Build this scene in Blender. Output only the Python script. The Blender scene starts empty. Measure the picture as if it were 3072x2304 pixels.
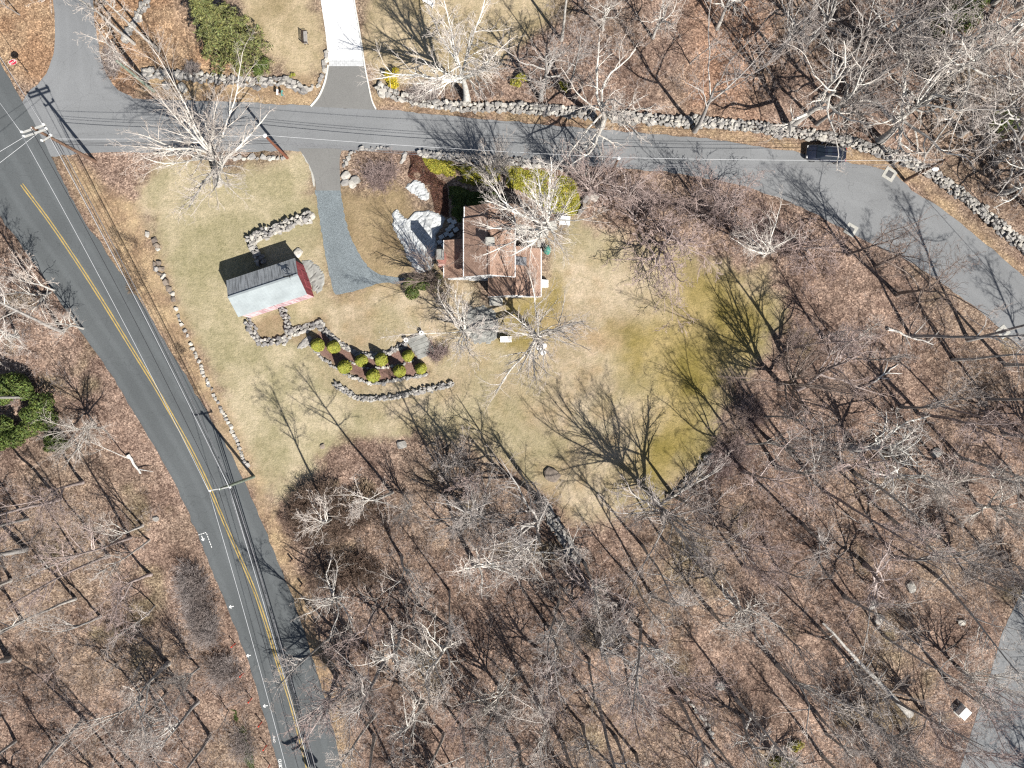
import bpy, bmesh, math, random
import numpy as np
from mathutils import Vector, Matrix

# ------------------------------------------------------------------ camera, sky, sun, exposure
scene = bpy.context.scene
CAM_H = 85.2                      # drone height over the ground
K = 25.0                          # photograph pixels per metre on the ground
cam_data = bpy.data.cameras.new("camera")
cam_data.sensor_width = 34.6
cam_data.lens = 24.0
cam_data.clip_start = 0.5
cam_data.clip_end = 2000.0
cam = bpy.data.objects.new("camera", cam_data)
cam.location = (0, 0, CAM_H)
cam.rotation_euler = (0, 0, 0)
scene.collection.objects.link(cam)
scene.camera = cam

SUN_DIR = Vector((0.625, -0.78, 1.0)).normalized()      # towards the sun
world = bpy.data.worlds.new("World")
scene.world = world
world.use_nodes = True
_nt = world.node_tree
_bg = _nt.nodes["Background"]
_sky = _nt.nodes.new("ShaderNodeTexSky")
_sky.sky_type = 'NISHITA'
_sky.sun_disc = False
_sky.sun_elevation = math.asin(SUN_DIR.z)
_sky.sun_rotation = math.atan2(SUN_DIR.x, SUN_DIR.y)
_nt.links.new(_sky.outputs[0], _bg.inputs[0])
_bg.inputs[1].default_value = 0.05

sun_data = bpy.data.lights.new("sun", 'SUN')
sun_data.energy = 5.0
sun_data.angle = math.radians(0.55)
sun_data.color = (1.0, 0.96, 0.90)
sun = bpy.data.objects.new("sun", sun_data)
sun.rotation_euler = (-SUN_DIR).to_track_quat('-Z', 'Y').to_euler()
sun.location = (60, -75, 95)
scene.collection.objects.link(sun)

scene.view_settings.view_transform = 'Standard'
scene.view_settings.look = 'None'
scene.view_settings.gamma = 1.0
scene.view_settings.use_curve_mapping = False
scene.view_settings.exposure = 0.62
scene.render.engine = 'CYCLES'
scene.cycles.max_bounces = 4
scene.cycles.diffuse_bounces = 1
scene.cycles.glossy_bounces = 2
scene.cycles.transmission_bounces = 3
scene.cycles.use_denoising = False
scene.cycles.pixel_filter_type = 'BLACKMAN_HARRIS'
scene.cycles.filter_width = 1.25

# ------------------------------------------------------------------ helpers
col = scene.collection
RNG = np.random.default_rng(20250311)
random.seed(77)
R = math.radians

def P(x, y, z=0.0):
    """ground point under a photograph pixel"""
    return Vector(((x - 1536.0) / K, (1152.0 - y) / K, z))

def PZ(x, y, z):
    """point at height z that the photograph shows at this pixel"""
    f = 1.0 - z / CAM_H
    return Vector(((x - 1536.0) / K * f, (1152.0 - y) / K * f, z))

def tag(o, label=None, cat=None, group=None, kind=None):
    if label: o['label'] = label
    if cat: o['category'] = cat
    if group: o['group'] = group
    if kind: o['kind'] = kind
    return o

def thing(name, label, cat, loc=(0, 0, 0), rotz=0.0, group=None):
    o = bpy.data.objects.new(name, None)
    o.empty_display_size = 0.3
    o.location = loc
    o.rotation_euler = (0, 0, rotz)
    col.objects.link(o)
    return tag(o, label, cat, group)

def mesh_np(name, verts, quads=None, tris=None, mats=(), smooth=False, colors=None):
    """mesh from numpy arrays; colors = per-vertex rgb(a) attribute 'tint'"""
    me = bpy.data.meshes.new(name)
    verts = np.asarray(verts, dtype=np.float32).reshape(-1, 3)
    nq = 0 if quads is None else len(quads)
    ntr = 0 if tris is None else len(tris)
    me.vertices.add(len(verts))
    me.vertices.foreach_set("co", verts.ravel())
    loops = []
    starts = []
    if nq:
        loops.append(np.asarray(quads, dtype=np.int32).ravel())
        starts.append(np.arange(nq, dtype=np.int32) * 4)
    if ntr:
        loops.append(np.asarray(tris, dtype=np.int32).ravel())
        starts.append(nq * 4 + np.arange(ntr, dtype=np.int32) * 3)
    loops = np.concatenate(loops)
    starts = np.concatenate(starts)
    me.loops.add(len(loops))
    me.loops.foreach_set("vertex_index", loops)
    me.polygons.add(len(starts))
    me.polygons.foreach_set("loop_start", starts)
    me.polygons.foreach_set("use_smooth", np.full(len(starts), bool(smooth)))
    if colors is not None:
        c = np.asarray(colors, dtype=np.float32)
        if c.shape[1] == 3:
            c = np.concatenate([c, np.ones((len(c), 1), np.float32)], 1)
        a = me.color_attributes.new("tint", 'FLOAT_COLOR', 'POINT')
        a.data.foreach_set("color", c.ravel())
    me.update(calc_edges=True)
    for m in mats:
        me.materials.append(m)
    return me

def link(name, me, parent=None, loc=None):
    o = bpy.data.objects.new(name, me)
    if parent: o.parent = parent
    if loc is not None: o.location = loc
    col.objects.link(o)
    return o

class MB:
    """collects boxes, tubes and prisms; build() links them as one mesh"""
    def __init__(self, origin=(0, 0, 0)):
        self.v = []; self.f = []; self.o = Vector(origin)
    def add(self, verts, faces):
        n = len(self.v)
        self.v += [Vector(a) - self.o for a in verts]
        self.f += [tuple(i + n for i in f) for f in faces]
        return self
    def box(self, c, s, rz=0.0, m=None):
        hx, hy, hz = s[0] / 2, s[1] / 2, s[2] / 2
        vs = [Vector((x, y, z)) for z in (-hz, hz) for x, y in ((-hx, -hy), (hx, -hy), (hx, hy), (-hx, hy))]
        M = m if m is not None else Matrix.Rotation(rz, 3, 'Z')
        vs = [M @ a + Vector(c) for a in vs]
        return self.add(vs, [(3, 2, 1, 0), (4, 5, 6, 7), (0, 1, 5, 4), (1, 2, 6, 5), (2, 3, 7, 6), (3, 0, 4, 7)])
    def bar(self, a, b, w, h=None):
        """box-section bar from a to b"""
        a, b = Vector(a), Vector(b)
        h = h or w
        d = (b - a)
        q = d.to_track_quat('Z', 'Y').to_matrix()
        return self.box((a + b) / 2, (w, h, d.length), m=q)
    def tube(self, pts, rad, n=8, cap=True):
        pts = [Vector(p) for p in pts]
        if not hasattr(rad, '__len__'): rad = [rad] * len(pts)
        vs = []; fs = []
        for i, p in enumerate(pts):
            d = (pts[min(i + 1, len(pts) - 1)] - pts[max(i - 1, 0)])
            if d.length < 1e-6: d = Vector((0, 0, 1))
            d.normalize()
            ref = Vector((1, 0, 0)) if abs(d.x) < 0.8 else Vector((0, 1, 0))
            u = d.cross(ref).normalized(); w = d.cross(u)
            for k in range(n):
                a = 2 * math.pi * k / n
                vs.append(p + (u * math.cos(a) + w * math.sin(a)) * rad[i])
        for i in range(len(pts) - 1):
            for k in range(n):
                k2 = (k + 1) % n
                fs.append((i * n + k, (i + 1) * n + k, (i + 1) * n + k2, i * n + k2))
        if cap:
            fs.append(tuple(range(n)))
            fs.append(tuple(reversed(range((len(pts) - 1) * n, len(pts) * n))))
        return self.add(vs, fs)
    def lathe(self, c, prof, n=16):
        """prof = [(r, z)...] from bottom to top"""
        vs = []; fs = []
        for r, z in prof:
            for k in range(n):
                a = 2 * math.pi * k / n
                vs.append(Vector(c) + Vector((r * math.cos(a), r * math.sin(a), z)))
        for i in range(len(prof) - 1):
            for k in range(n):
                k2 = (k + 1) % n
                fs.append((i * n + k, i * n + k2, (i + 1) * n + k2, (i + 1) * n + k))
        fs.append(tuple(reversed(range(n))))
        fs.append(tuple(range((len(prof) - 1) * n, len(prof) * n)))
        return self.add(vs, fs)
    def prism(self, poly, z0, z1):
        """polygon [(x, y)] between two heights"""
        n = len(poly)
        area = sum(poly[i][0] * poly[(i + 1) % n][1] - poly[(i + 1) % n][0] * poly[i][1] for i in range(n))
        if area < 0: poly = list(reversed(poly))
        vs = [Vector((p[0], p[1], z0)) for p in poly] + [Vector((p[0], p[1], z1)) for p in poly]
        fs = [tuple(reversed(range(n))), tuple(range(n, 2 * n))]
        fs += [(i, (i + 1) % n, n + (i + 1) % n, n + i) for i in range(n)]
        return self.add(vs, fs)
    def build(self, name, mat, parent=None, smooth=False, bevel=0.0):
        me = bpy.data.meshes.new(name)
        me.from_pydata([tuple(a) for a in self.v], [], self.f)
        if bevel > 0:
            bm = bmesh.new(); bm.from_mesh(me)
            bmesh.ops.bevel(bm, geom=list(bm.edges), offset=bevel, segments=1, affect='EDGES', clamp_overlap=True)
            bm.to_mesh(me); bm.free()
        me.polygons.foreach_set("use_smooth", [smooth] * len(me.polygons))
        if mat: me.materials.append(mat)
        me.update()
        return link(name, me, parent)

# ---- value noise for colours and relief
_perm = RNG.permutation(4096).astype(np.int64)
_rnd = RNG.random(4096)
def vnoise(x, y, seed=0):
    xi = np.floor(x).astype(np.int64); yi = np.floor(y).astype(np.int64)
    fx = x - xi; fy = y - yi
    fx = fx * fx * (3 - 2 * fx); fy = fy * fy * (3 - 2 * fy)
    h = lambda a, b: _rnd[_perm[(_perm[(a + seed * 131) & 4095] + b) & 4095]]
    return ((h(xi, yi) * (1 - fx) + h(xi + 1, yi) * fx) * (1 - fy) + (h(xi, yi + 1) * (1 - fx) + h(xi + 1, yi + 1) * fx) * fy)
def fbm(x, y, seed=0, oct=4):
    s = 0; a = 0.5; t = 0
    for i in range(oct):
        s = s + a * vnoise(x * 2 ** i, y * 2 ** i, seed + i); t += a; a *= 0.5
    return s / t

def sdf(poly, X, Y):
    """signed distance (negative inside) of points to a polygon"""
    poly = np.asarray(poly, float)
    d2 = np.full(X.shape, 1e18); inside = np.zeros(X.shape, bool)
    n = len(poly)
    for i in range(n):
        ax, ay = poly[i]; bx, by = poly[(i + 1) % n]
        ex, ey = bx - ax, by - ay
        L = ex * ex + ey * ey + 1e-12
        t = np.clip(((X - ax) * ex + (Y - ay) * ey) / L, 0, 1)
        dx = X - (ax + t * ex); dy = Y - (ay + t * ey)
        d2 = np.minimum(d2, dx * dx + dy * dy)
        c = ((ay > Y) != (by > Y))
        with np.errstate(divide='ignore', invalid='ignore'):
            xc = ax + (Y - ay) * ex / (ey if abs(ey) > 1e-12 else 1e-12)
        inside ^= c & (X < xc)
    d = np.sqrt(d2)
    return np.where(inside, -d, d)

def px_poly(pts, s=1.0):
    """photograph pixels (times s) to ground metres"""
    return [((x * s - 1536.0) / K, (1152.0 - y * s) / K) for x, y in pts]

def resample(pts, step):
    pts = [Vector(p) for p in pts]
    out = [pts[0].copy()]; acc = 0.0
    for a, b in zip(pts[:-1], pts[1:]):
        L = (b - a).length; t = step - acc
        while t <= L:
            out.append(a.lerp(b, t / L)); t += step
        acc = L - (t - step)
    if (out[-1] - pts[-1]).length > 0.3 * step: out.append(pts[-1].copy())
    return out

def smooth_line(pts, it=2):
    pts = [Vector(p) for p in pts]
    for _ in range(it):
        q = [pts[0]]
        for a, b in zip(pts[:-1], pts[1:]):
            q += [a.lerp(b, 0.25), a.lerp(b, 0.75)]
        q.append(pts[-1]); pts = q
    return pts

# ------------------------------------------------------------------ materials
def new_mat(name, rough=0.9, spec=0.2):
    m = bpy.data.materials.new(name); m.use_nodes = True
    nt = m.node_tree; b = nt.nodes["Principled BSDF"]
    b.inputs["Roughness"].default_value = rough
    b.inputs["Specular IOR Level"].default_value = spec
    return m, nt, b

def node(nt, t, **kw):
    n = nt.nodes.new(t)
    for k, v in kw.items():
        if k.startswith('i_'):
            n.inputs[k[2:].replace('_', ' ')].default_value = v
        else: setattr(n, k, v)
    return n

def ramp(nt, fac, stops):
    n = nt.nodes.new("ShaderNodeValToRGB")
    e = n.color_ramp.elements
    while len(e) < len(stops): e.new(0.5)
    for el, (p, c) in zip(e, stops):
        el.position = p; el.color = (c[0], c[1], c[2], 1)
    nt.links.new(fac, n.inputs[0])
    return n.outputs[0]

def mul(nt, a, b, fac=1.0, mode='MULTIPLY'):
    n = nt.nodes.new("ShaderNodeMix"); n.data_type = 'RGBA'; n.blend_type = mode
    n.inputs[0].default_value = fac
    nt.links.new(a, n.inputs[6])
    if isinstance(b, tuple): n.inputs[7].default_value = (b[0], b[1], b[2], 1)
    else: nt.links.new(b, n.inputs[7])
    return n.outputs[2]

def mixc(nt, fac, a, b):
    n = nt.nodes.new("ShaderNodeMix"); n.data_type = 'RGBA'
    nt.links.new(fac, n.inputs[0])
    for s, i in ((a, 6), (b, 7)):
        if isinstance(s, tuple): n.inputs[i].default_value = (s[0], s[1], s[2], 1)
        else: nt.links.new(s, n.inputs[i])
    return n.outputs[2]

def coords(nt, kind='Object'):
    return nt.nodes.new("ShaderNodeTexCoord").outputs[kind]

def geo_pos(nt):
    return nt.nodes.new("ShaderNodeNewGeometry").outputs["Position"]

def noise(nt, vec, scale, detail=4, rough=0.55):
    n = node(nt, "ShaderNodeTexNoise"); n.inputs["Scale"].default_value = scale
    n.inputs["Detail"].default_value = detail; n.inputs["Roughness"].default_value = rough
    nt.links.new(vec, n.inputs["Vector"]); return n.outputs["Fac"]

def bump(nt, b, h, strength=0.5, dist=0.05):
    n = node(nt, "ShaderNodeBump"); n.inputs["Strength"].default_value = strength
    n.inputs["Distance"].default_value = dist
    nt.links.new(h, n.inputs["Height"]); nt.links.new(n.outputs[0], b.inputs["Normal"])

def plain(name, c, rough=0.8, var=0.18, scale=3.0, spec=0.2, metal=0.0, bmp=0.0):
    """colour broken up by two scales of noise"""
    m, nt, b = new_mat(name, rough, spec)
    v = coords(nt)
    n1 = noise(nt, v, scale, 5)
    lo = tuple(max(0, x * (1 - var)) for x in c); hi = tuple(min(1, x * (1 + var)) for x in c)
    colr = ramp(nt, n1, [(0.3, lo), (0.7, hi)])
    nt.links.new(colr, b.inputs["Base Color"])
    b.inputs["Metallic"].default_value = metal
    if bmp: bump(nt, b, noise(nt, v, scale * 6, 3), bmp, 0.02)
    return m

def asphalt(name, c, worn):
    m, nt, b = new_mat(name, 0.92, 0.12)
    v = geo_pos(nt)
    big = ramp(nt, noise(nt, v, 0.12, 4), [(0.3, tuple(x * 0.88 for x in c)), (0.7, tuple(x * 1.1 for x in c))])
    fine = ramp(nt, noise(nt, v, 9.0, 4, 0.7), [(0.25, (0.8, 0.8, 0.8)), (0.75, (1.18, 1.18, 1.18))])
    colr = mul(nt, big, fine)
    # wheel tracks: u runs across the carriageway
    uv = nt.nodes.new("ShaderNodeUVMap"); sep = nt.nodes.new("ShaderNodeSeparateXYZ")
    nt.links.new(uv.outputs[0], sep.inputs[0])
    trk = node(nt, "ShaderNodeMath", operation='SINE')
    mm = node(nt, "ShaderNodeMath", operation='MULTIPLY'); mm.inputs[1].default_value = 2 * math.pi * 4
    nt.links.new(sep.outputs[0], mm.inputs[0]); nt.links.new(mm.outputs[0], trk.inputs[0])
    tr = ramp(nt, trk.outputs[0], [(0.0, (1 - worn, 1 - worn, 1 - worn)), (1.0, (1 + worn, 1 + worn, 1 + worn))])
    colr = mul(nt, colr, tr)
    # faint sealed cracks
    vo = node(nt, "ShaderNodeTexVoronoi", feature='DISTANCE_TO_EDGE'); vo.inputs["Scale"].default_value = 0.22
    wv = nt.nodes.new("ShaderNodeVectorMath"); wv.operation = 'ADD'
    nn = node(nt, "ShaderNodeTexNoise"); nn.inputs["Scale"].default_value = 0.9; nn.inputs["Detail"].default_value = 5
    nt.links.new(v, nn.inputs["Vector"]); nt.links.new(v, wv.inputs[0]); nt.links.new(nn.outputs["Color"], wv.inputs[1])
    nt.links.new(wv.outputs[0], vo.inputs["Vector"])
    cr = ramp(nt, vo.outputs["Distance"], [(0.0, (0.8, 0.8, 0.8)), (0.006, (1, 1, 1))])
    nt.links.new(mul(nt, colr, cr), b.inputs["Base Color"])
    bump(nt, b, noise(nt, v, 25, 2), 0.25, 0.01)
    return m

M = {}
M['asphalt_main'] = asphalt('asphalt_main', (0.112, 0.121, 0.124), 0.06)
M['asphalt_side'] = asphalt('asphalt_side', (0.212, 0.218, 0.222), 0.02)
M['asphalt_apron'] = asphalt('asphalt_apron', (0.200, 0.197, 0.187), 0.0)
M['yellow_paint'] = plain('yellow_paint', (0.40, 0.29, 0.10), 0.7, 0.2, 4)
M['white_paint'] = plain('white_paint', (0.72, 0.72, 0.70), 0.7, 0.12, 5)

def mk_ground():
    m, nt, b = new_mat('ground_cover', 0.95, 0.05)
    v = geo_pos(nt)
    at = nt.nodes.new("ShaderNodeVertexColor"); at.layer_name = "tint"
    base = at.outputs["Color"]; lit = at.outputs["Alpha"]
    # leaf litter: voronoi leaves of several browns
    vo = node(nt, "ShaderNodeTexVoronoi"); vo.inputs["Scale"].default_value = 7.0; vo.inputs["Randomness"].default_value = 1
    nt.links.new(v, vo.inputs["Vector"])
    sp = nt.nodes.new("ShaderNodeSeparateColor"); nt.links.new(vo.outputs["Color"], sp.inputs[0])
    leaf = ramp(nt, sp.outputs[0], [(0.0, (0.42, 0.38, 0.37)), (0.35, (0.85, 0.81, 0.79)), (0.7, (1.15, 1.12, 1.1)), (1.0, (1.8, 1.78, 1.72))])
    clump = ramp(nt, noise(nt, v, 1.1, 6, 0.65), [(0.28, (0.55, 0.50, 0.50)), (0.5, (1, 1, 1)), (0.75, (1.35, 1.3, 1.25))])
    litter = mul(nt, mul(nt, base, leaf), clump)
    # turf: blades and tufts
    t1 = ramp(nt, noise(nt, v, 7.0, 5, 0.7), [(0.25, (0.66, 0.67, 0.64)), (0.5, (1, 1, 1)), (0.78, (1.32, 1.30, 1.26))])
    t2 = ramp(nt, noise(nt, v, 0.9, 5, 0.6), [(0.3, (0.84, 0.85, 0.80)), (0.7, (1.14, 1.12, 1.14))])
    t3 = ramp(nt, noise(nt, v, 2.4, 8, 0.75), [(0.32, (0.70, 0.72, 0.66)), (0.5, (1, 1, 1)), (0.68, (1.2, 1.18, 1.15))])
    turf = mul(nt, mul(nt, mul(nt, base, t1), t2), t3)
    nt.links.new(mixc(nt, lit, turf, litter), b.inputs["Base Color"])
    h = nt.nodes.new("ShaderNodeMath"); h.operation = 'ADD'
    nt.links.new(noise(nt, v, 6.0, 6, 0.7), h.inputs[0]); nt.links.new(sp.outputs[1], h.inputs[1])
    hh = node(nt, "ShaderNodeMix"); nt.links.new(lit, hh.inputs[0])
    nt.links.new(noise(nt, v, 5.0, 5, 0.65), hh.inputs[2]); nt.links.new(h.outputs[0], hh.inputs[3])
    bump(nt, b, hh.outputs[0], 0.9, 0.10)
    return m
M['ground'] = mk_ground()

def mk_bark():
    m, nt, b = new_mat('bark', 0.95, 0.05)
    oi = nt.nodes.new("ShaderNodeObjectInfo")
    at = nt.nodes.new("ShaderNodeVertexColor"); at.layer_name = "tint"
    v = coords(nt)
    n = ramp(nt, noise(nt, v, 2.5, 5, 0.65), [(0.3, (0.62, 0.60, 0.58)), (0.65, (1.15, 1.15, 1.15))])
    nt.links.new(mul(nt, mul(nt, oi.outputs["Color"], at.outputs["Color"]), n), b.inputs["Base Color"])
    return m
M['bark'] = mk_bark()

def mk_twig(name, c, c2):
    m, nt, b = new_mat(name, 0.95, 0.05)
    v = geo_pos(nt)
    at = nt.nodes.new("ShaderNodeVertexColor"); at.layer_name = "tint"
    base = ramp(nt, noise(nt, v, 0.25, 3), [(0.35, c), (0.65, c2)])
    nt.links.new(mul(nt, base, at.outputs["Color"]), b.inputs["Base Color"])
    return m
M['brush'] = mk_twig('brush', (0.27, 0.225, 0.205), (0.40, 0.355, 0.335))
M['brush_dark'] = mk_twig('brush_dark', (0.16, 0.11, 0.085), (0.26, 0.195, 0.15))
M['brush_red'] = mk_twig('brush_red', (0.26, 0.19, 0.175), (0.37, 0.29, 0.27))
M['straw'] = mk_twig('straw', (0.20, 0.145, 0.105), (0.44, 0.34, 0.235))

def mk_leaf(name, c, c2):
    m, nt, b = new_mat(name, 0.6, 0.3)
    at = nt.nodes.new("ShaderNodeVertexColor"); at.layer_name = "tint"
    v = geo_pos(nt)
    base = ramp(nt, noise(nt, v, 1.2, 4), [(0.3, c), (0.7, c2)])
    nt.links.new(mul(nt, base, at.outputs["Color"]), b.inputs["Base Color"])
    tr = nt.nodes.new("ShaderNodeBsdfTranslucent"); mx = nt.nodes.new("ShaderNodeMixShader"); mx.inputs[0].default_value = 0.2
    nt.links.new(mul(nt, base, at.outputs["Color"]), tr.inputs[0])
    out = nt.nodes["Material Output"]
    nt.links.new(b.outputs[0], mx.inputs[1]); nt.links.new(tr.outputs[0], mx.inputs[2]); nt.links.new(mx.outputs[0], out.inputs[0])
    return m
M['leaf_cone'] = mk_leaf('leaf_cone', (0.29, 0.31, 0.05), (0.38, 0.38, 0.075))
M['leaf_spruce'] = mk_leaf('leaf_spruce', (0.15, 0.165, 0.06), (0.23, 0.235, 0.09))
M['leaf_yellow'] = mk_leaf('leaf_yellow', (0.52, 0.42, 0.03), (0.62, 0.50, 0.05))
M['leaf_dark'] = mk_leaf('leaf_dark', (0.075, 0.11, 0.028), (0.145, 0.185, 0.045))
M['leaf_cover'] = mk_leaf('leaf_cover', (0.30, 0.29, 0.04), (0.44, 0.40, 0.07))
M['leaf_red'] = mk_leaf('leaf_red', (0.13, 0.06, 0.045), (0.19, 0.105, 0.07))

def mk_stone(name, c, var=0.35):
    m, nt, b = new_mat(name, 0.95, 0.1)
    v = geo_pos(nt)
    oi = nt.nodes.new("ShaderNodeObjectInfo")
    rnd = ramp(nt, oi.outputs["Random"], [(0.0, (1 - var, 1 - var, 1 - var * 0.9)), (0.6, (1, 1, 1)), (1.0, (1 + var * 0.6, 1 + var * 0.55, 1 + var * 0.45))])
    n = ramp(nt, noise(nt, v, 2.2, 6, 0.65), [(0.3, tuple(x * 0.6 for x in c)), (0.55, c), (0.8, tuple(min(1, x * 1.3) for x in c))])
    nt.links.new(mul(nt, n, rnd), b.inputs["Base Color"])
    bump(nt, b, noise(nt, v, 9, 4, 0.7), 0.6, 0.05)
    return m
M['stone'] = mk_stone('stone', (0.35, 0.335, 0.31))
M['stone_pale'] = mk_stone('stone_pale', (0.47, 0.445, 0.40))
M['stone_brown'] = mk_stone('stone_brown', (0.24, 0.20, 0.165))
M['ledge'] = mk_stone('ledge', (0.56, 0.575, 0.57), 0.05)
M['concrete'] = plain('concrete', (0.42, 0.41, 0.37), 0.9, 0.15, 3)
M['flagstone'] = plain('flagstone', (0.27, 0.27, 0.25), 0.9, 0.3, 1.3, bmp=0.4)
M['white_concrete'] = plain('white_concrete', (0.80, 0.80, 0.79), 0.9, 0.06, 1.5)
M['paver'] = plain('paver', (0.52, 0.53, 0.53), 0.9, 0.12, 3)
M['kerb'] = plain('kerb', (0.66, 0.65, 0.60), 0.9, 0.12, 3)
M['iron'] = plain('iron', (0.10, 0.11, 0.12), 0.7, 0.3, 8)
M['pole_wood'] = plain('pole_wood', (0.17, 0.11, 0.08), 0.95, 0.4, 6, bmp=0.4)
M['pole_red'] = plain('pole_red', (0.20, 0.085, 0.055), 0.95, 0.3, 6, bmp=0.4)
M['pole_moss'] = plain('pole_moss', (0.20, 0.235, 0.19), 0.95, 0.35, 4, bmp=0.4)
M['arm_grey'] = plain('arm_grey', (0.42, 0.42, 0.40), 0.9, 0.2, 6)
M['porcelain'] = plain('porcelain', (0.75, 0.75, 0.73), 0.3, 0.05, 4, spec=0.5)
M['wire_bright'] = plain('wire_bright', (0.62, 0.63, 0.64), 0.5, 0.05, 2, spec=0.5)
M['wire_dark'] = plain('wire_dark', (0.035, 0.035, 0.04), 0.6, 0.1, 2)
M['cable_grey'] = plain('cable_grey', (0.18, 0.18, 0.19), 0.6, 0.4, 6)
M['transformer'] = plain('transformer', (0.33, 0.35, 0.36), 0.6, 0.1, 2)
M['red_plastic'] = plain('red_plastic', (0.62, 0.055, 0.03), 0.5, 0.1, 3)
M['white_wood'] = plain('white_wood', (0.78, 0.78, 0.77), 0.7, 0.06, 3)
M['grey_wood'] = plain('grey_wood', (0.33, 0.31, 0.29), 0.9, 0.2, 5)
M['dark_wood'] = plain('dark_wood', (0.045, 0.03, 0.025), 0.9, 0.3, 5)
M['green_tarp'] = plain('green_tarp', (0.05, 0.22, 0.17), 0.6, 0.3, 3)
M['soil'] = plain('soil', (0.05, 0.04, 0.035), 0.95, 0.3, 8)
M['steel'] = plain('steel', (0.30, 0.30, 0.30), 0.45, 0.1, 4, metal=0.8)
M['sign_red'] = plain('sign_red', (0.50, 0.03, 0.06), 0.5, 0.05, 3)
M['black'] = plain('black', (0.012, 0.012, 0.014), 0.7, 0.2, 3)
M['glass'] = plain('glass', (0.02, 0.025, 0.03), 0.08, 0.1, 1, spec=0.6)
# ------------------------------------------------------------------ layout lines (photograph pixels on the ground)
MAIN_L = [(-330, 130), (-160, 400), (0, 649), (66, 736), (146, 854), (243, 993), (333, 1118), (351, 1152), (417, 1263), (496, 1395), (542, 1485), (587, 1586), (639, 1721), (653, 1749), (712, 1895), (760, 2027), (775, 2092), (803, 2176), (834, 2297), (905, 2560), (1010, 2950)]
MAIN_R = [(-90, 20), (60, 290), (180, 520), (215, 597), (288, 715), (375, 833), (451, 951), (569, 1145), (576, 1159), (687, 1346), (768, 1524), (806, 1614), (848, 1721), (872, 1773), (917, 1909), (962, 2047), (997, 2172), (1027, 2301), (1100, 2560), (1210, 2950)]
YELLOW = [(66, 553), (83, 576), (149, 663), (222, 770), (312, 909), (399, 1052), (461, 1150), (514, 1242), (573, 1346), (625, 1451), (677, 1576), (743, 1721), (768, 1780), (803, 1884), (837, 2002), (872, 2103), (896, 2197), (921, 2297), (995, 2560), (1105, 2950)]
SIDE_U = [(150, 300), (300, 300), (417, 297), (600, 303), (768, 309), (931, 318), (1126, 328), (1282, 342), (1536, 366), (1762, 385), (2039, 410), (2126, 417), (2304, 443), (2408, 458), (2530, 487), (2644, 505), (2696, 531), (2738, 576), (2818, 621), (2894, 680), (2957, 732), (3072, 830), (3200, 940), (3500, 1250)]
SIDE_D = [(130, 470), (194, 466), (300, 456), (469, 458), (768, 456), (896, 452), (1018, 452), (1219, 450), (1428, 467), (1536, 474), (1772, 500), (1900, 508), (2055, 522), (2222, 556), (2346, 597), (2436, 638), (2526, 684), (2627, 736), (2721, 781), (2797, 829), (2859, 875), (2936, 930), (2998, 986), (3072, 1050), (3180, 1150), (3450, 1450)]
LAWN = px_poly([(300, 440), (340, 345), (610, 345), (655, 350), (690, 420), (735, 640), (860, 590), (960, 600), (1060, 640), (1170, 640), (1185, 500), (1250, 480), (1340, 515), (1480, 540), (1560, 560), (1640, 590), (1695, 640), (1690, 710), (1645, 760), (1592, 830), (1545, 920), (1505, 1000), (1445, 1065), (1390, 1082), (1300, 1132), (1220, 1112), (1150, 1040), (1080, 990), (980, 955), (850, 945), (740, 950), (680, 975), (640, 1030), (612, 1090), (592, 1112), (560, 1050), (520, 960), (470, 850), (430, 760), (380, 660), (345, 560), (318, 500)], 1.38888)
LAWN_HOUSE = px_poly([(735, 640), (690, 420), (760, 410), (830, 400), (900, 440), (960, 480), (960, 600), (860, 620)], 1.38888)
LAWN_TOP_L = px_poly([(500, -40), (695, -40), (705, 150), (640, 165), (590, 140), (560, 90)], 1.38888)
LAWN_TOP_R = px_poly([(772, -40), (1230, -40), (1190, 40), (1080, 130), (960, 190), (860, 200), (806, 200)], 1.38888)
VERGE = [px_poly(p, 1.38888) for p in (
    [(130, 330), (165, 420), (240, 560), (330, 700), (415, 830), (450, 870), (545, 1040), (575, 1110), (600, 1140), (560, 1050), (520, 960), (470, 850), (430, 760), (380, 660), (345, 560), (318, 500), (290, 440), (250, 420)],
    [(555, 1100), (600, 1130), (620, 1190), (660, 1300), (700, 1420), (735, 1540), (760, 1659), (780, 1760), (740, 1760), (700, 1560), (640, 1330)],
    [(300, 155), (690, 178), (690, 232), (300, 214)],
    [(806, 200), (1000, 230), (1300, 255), (1600, 290), (1900, 330), (2000, 400), (2130, 520), (2212, 600), (2180, 590), (2100, 500), (1960, 390), (1760, 330), (1500, 290), (1100, 255), (806, 235)],
    [(1280, 750), (1180, 690), (1330, 740)])]
MOSS = px_poly([(1480, 580), (1600, 590), (1690, 660), (1690, 720), (1600, 830), (1545, 920), (1500, 1000), (1440, 1070), (1360, 1060), (1400, 900), (1360, 800), (1330, 740), (1420, 650)], 1.38888)
MOSS2 = px_poly([(1070, 645), (1170, 640), (1200, 600), (1215, 650), (1200, 720), (1140, 760), (1080, 740)], 1.38888)
GREEN_LAWN = px_poly([(320, 345), (650, 345), (690, 470), (680, 730), (760, 860), (900, 950), (700, 980), (600, 1060), (520, 960), (400, 700), (320, 500)], 1.38888)
MULCH = px_poly([(935, 1030), (966, 990), (1011, 1026), (1067, 1061), (1108, 1071), (1167, 1061), (1222, 1036), (1240, 1060), (1285, 1125), (1202, 1138), (1115, 1150), (1080, 1137), (1018, 1105), (962, 1067)])
PIT = px_poly([(745, 964), (852, 934), (870, 985), (972, 950), (990, 985), (935, 1030), (856, 1025), (782, 1031)])
ORANGE = px_poly([(-200, -100), (520, -100), (560, 60), (700, 200), (680, 300), (400, 290), (300, 240), (240, 100), (200, 160), (160, 260), (-200, 240)])
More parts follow.
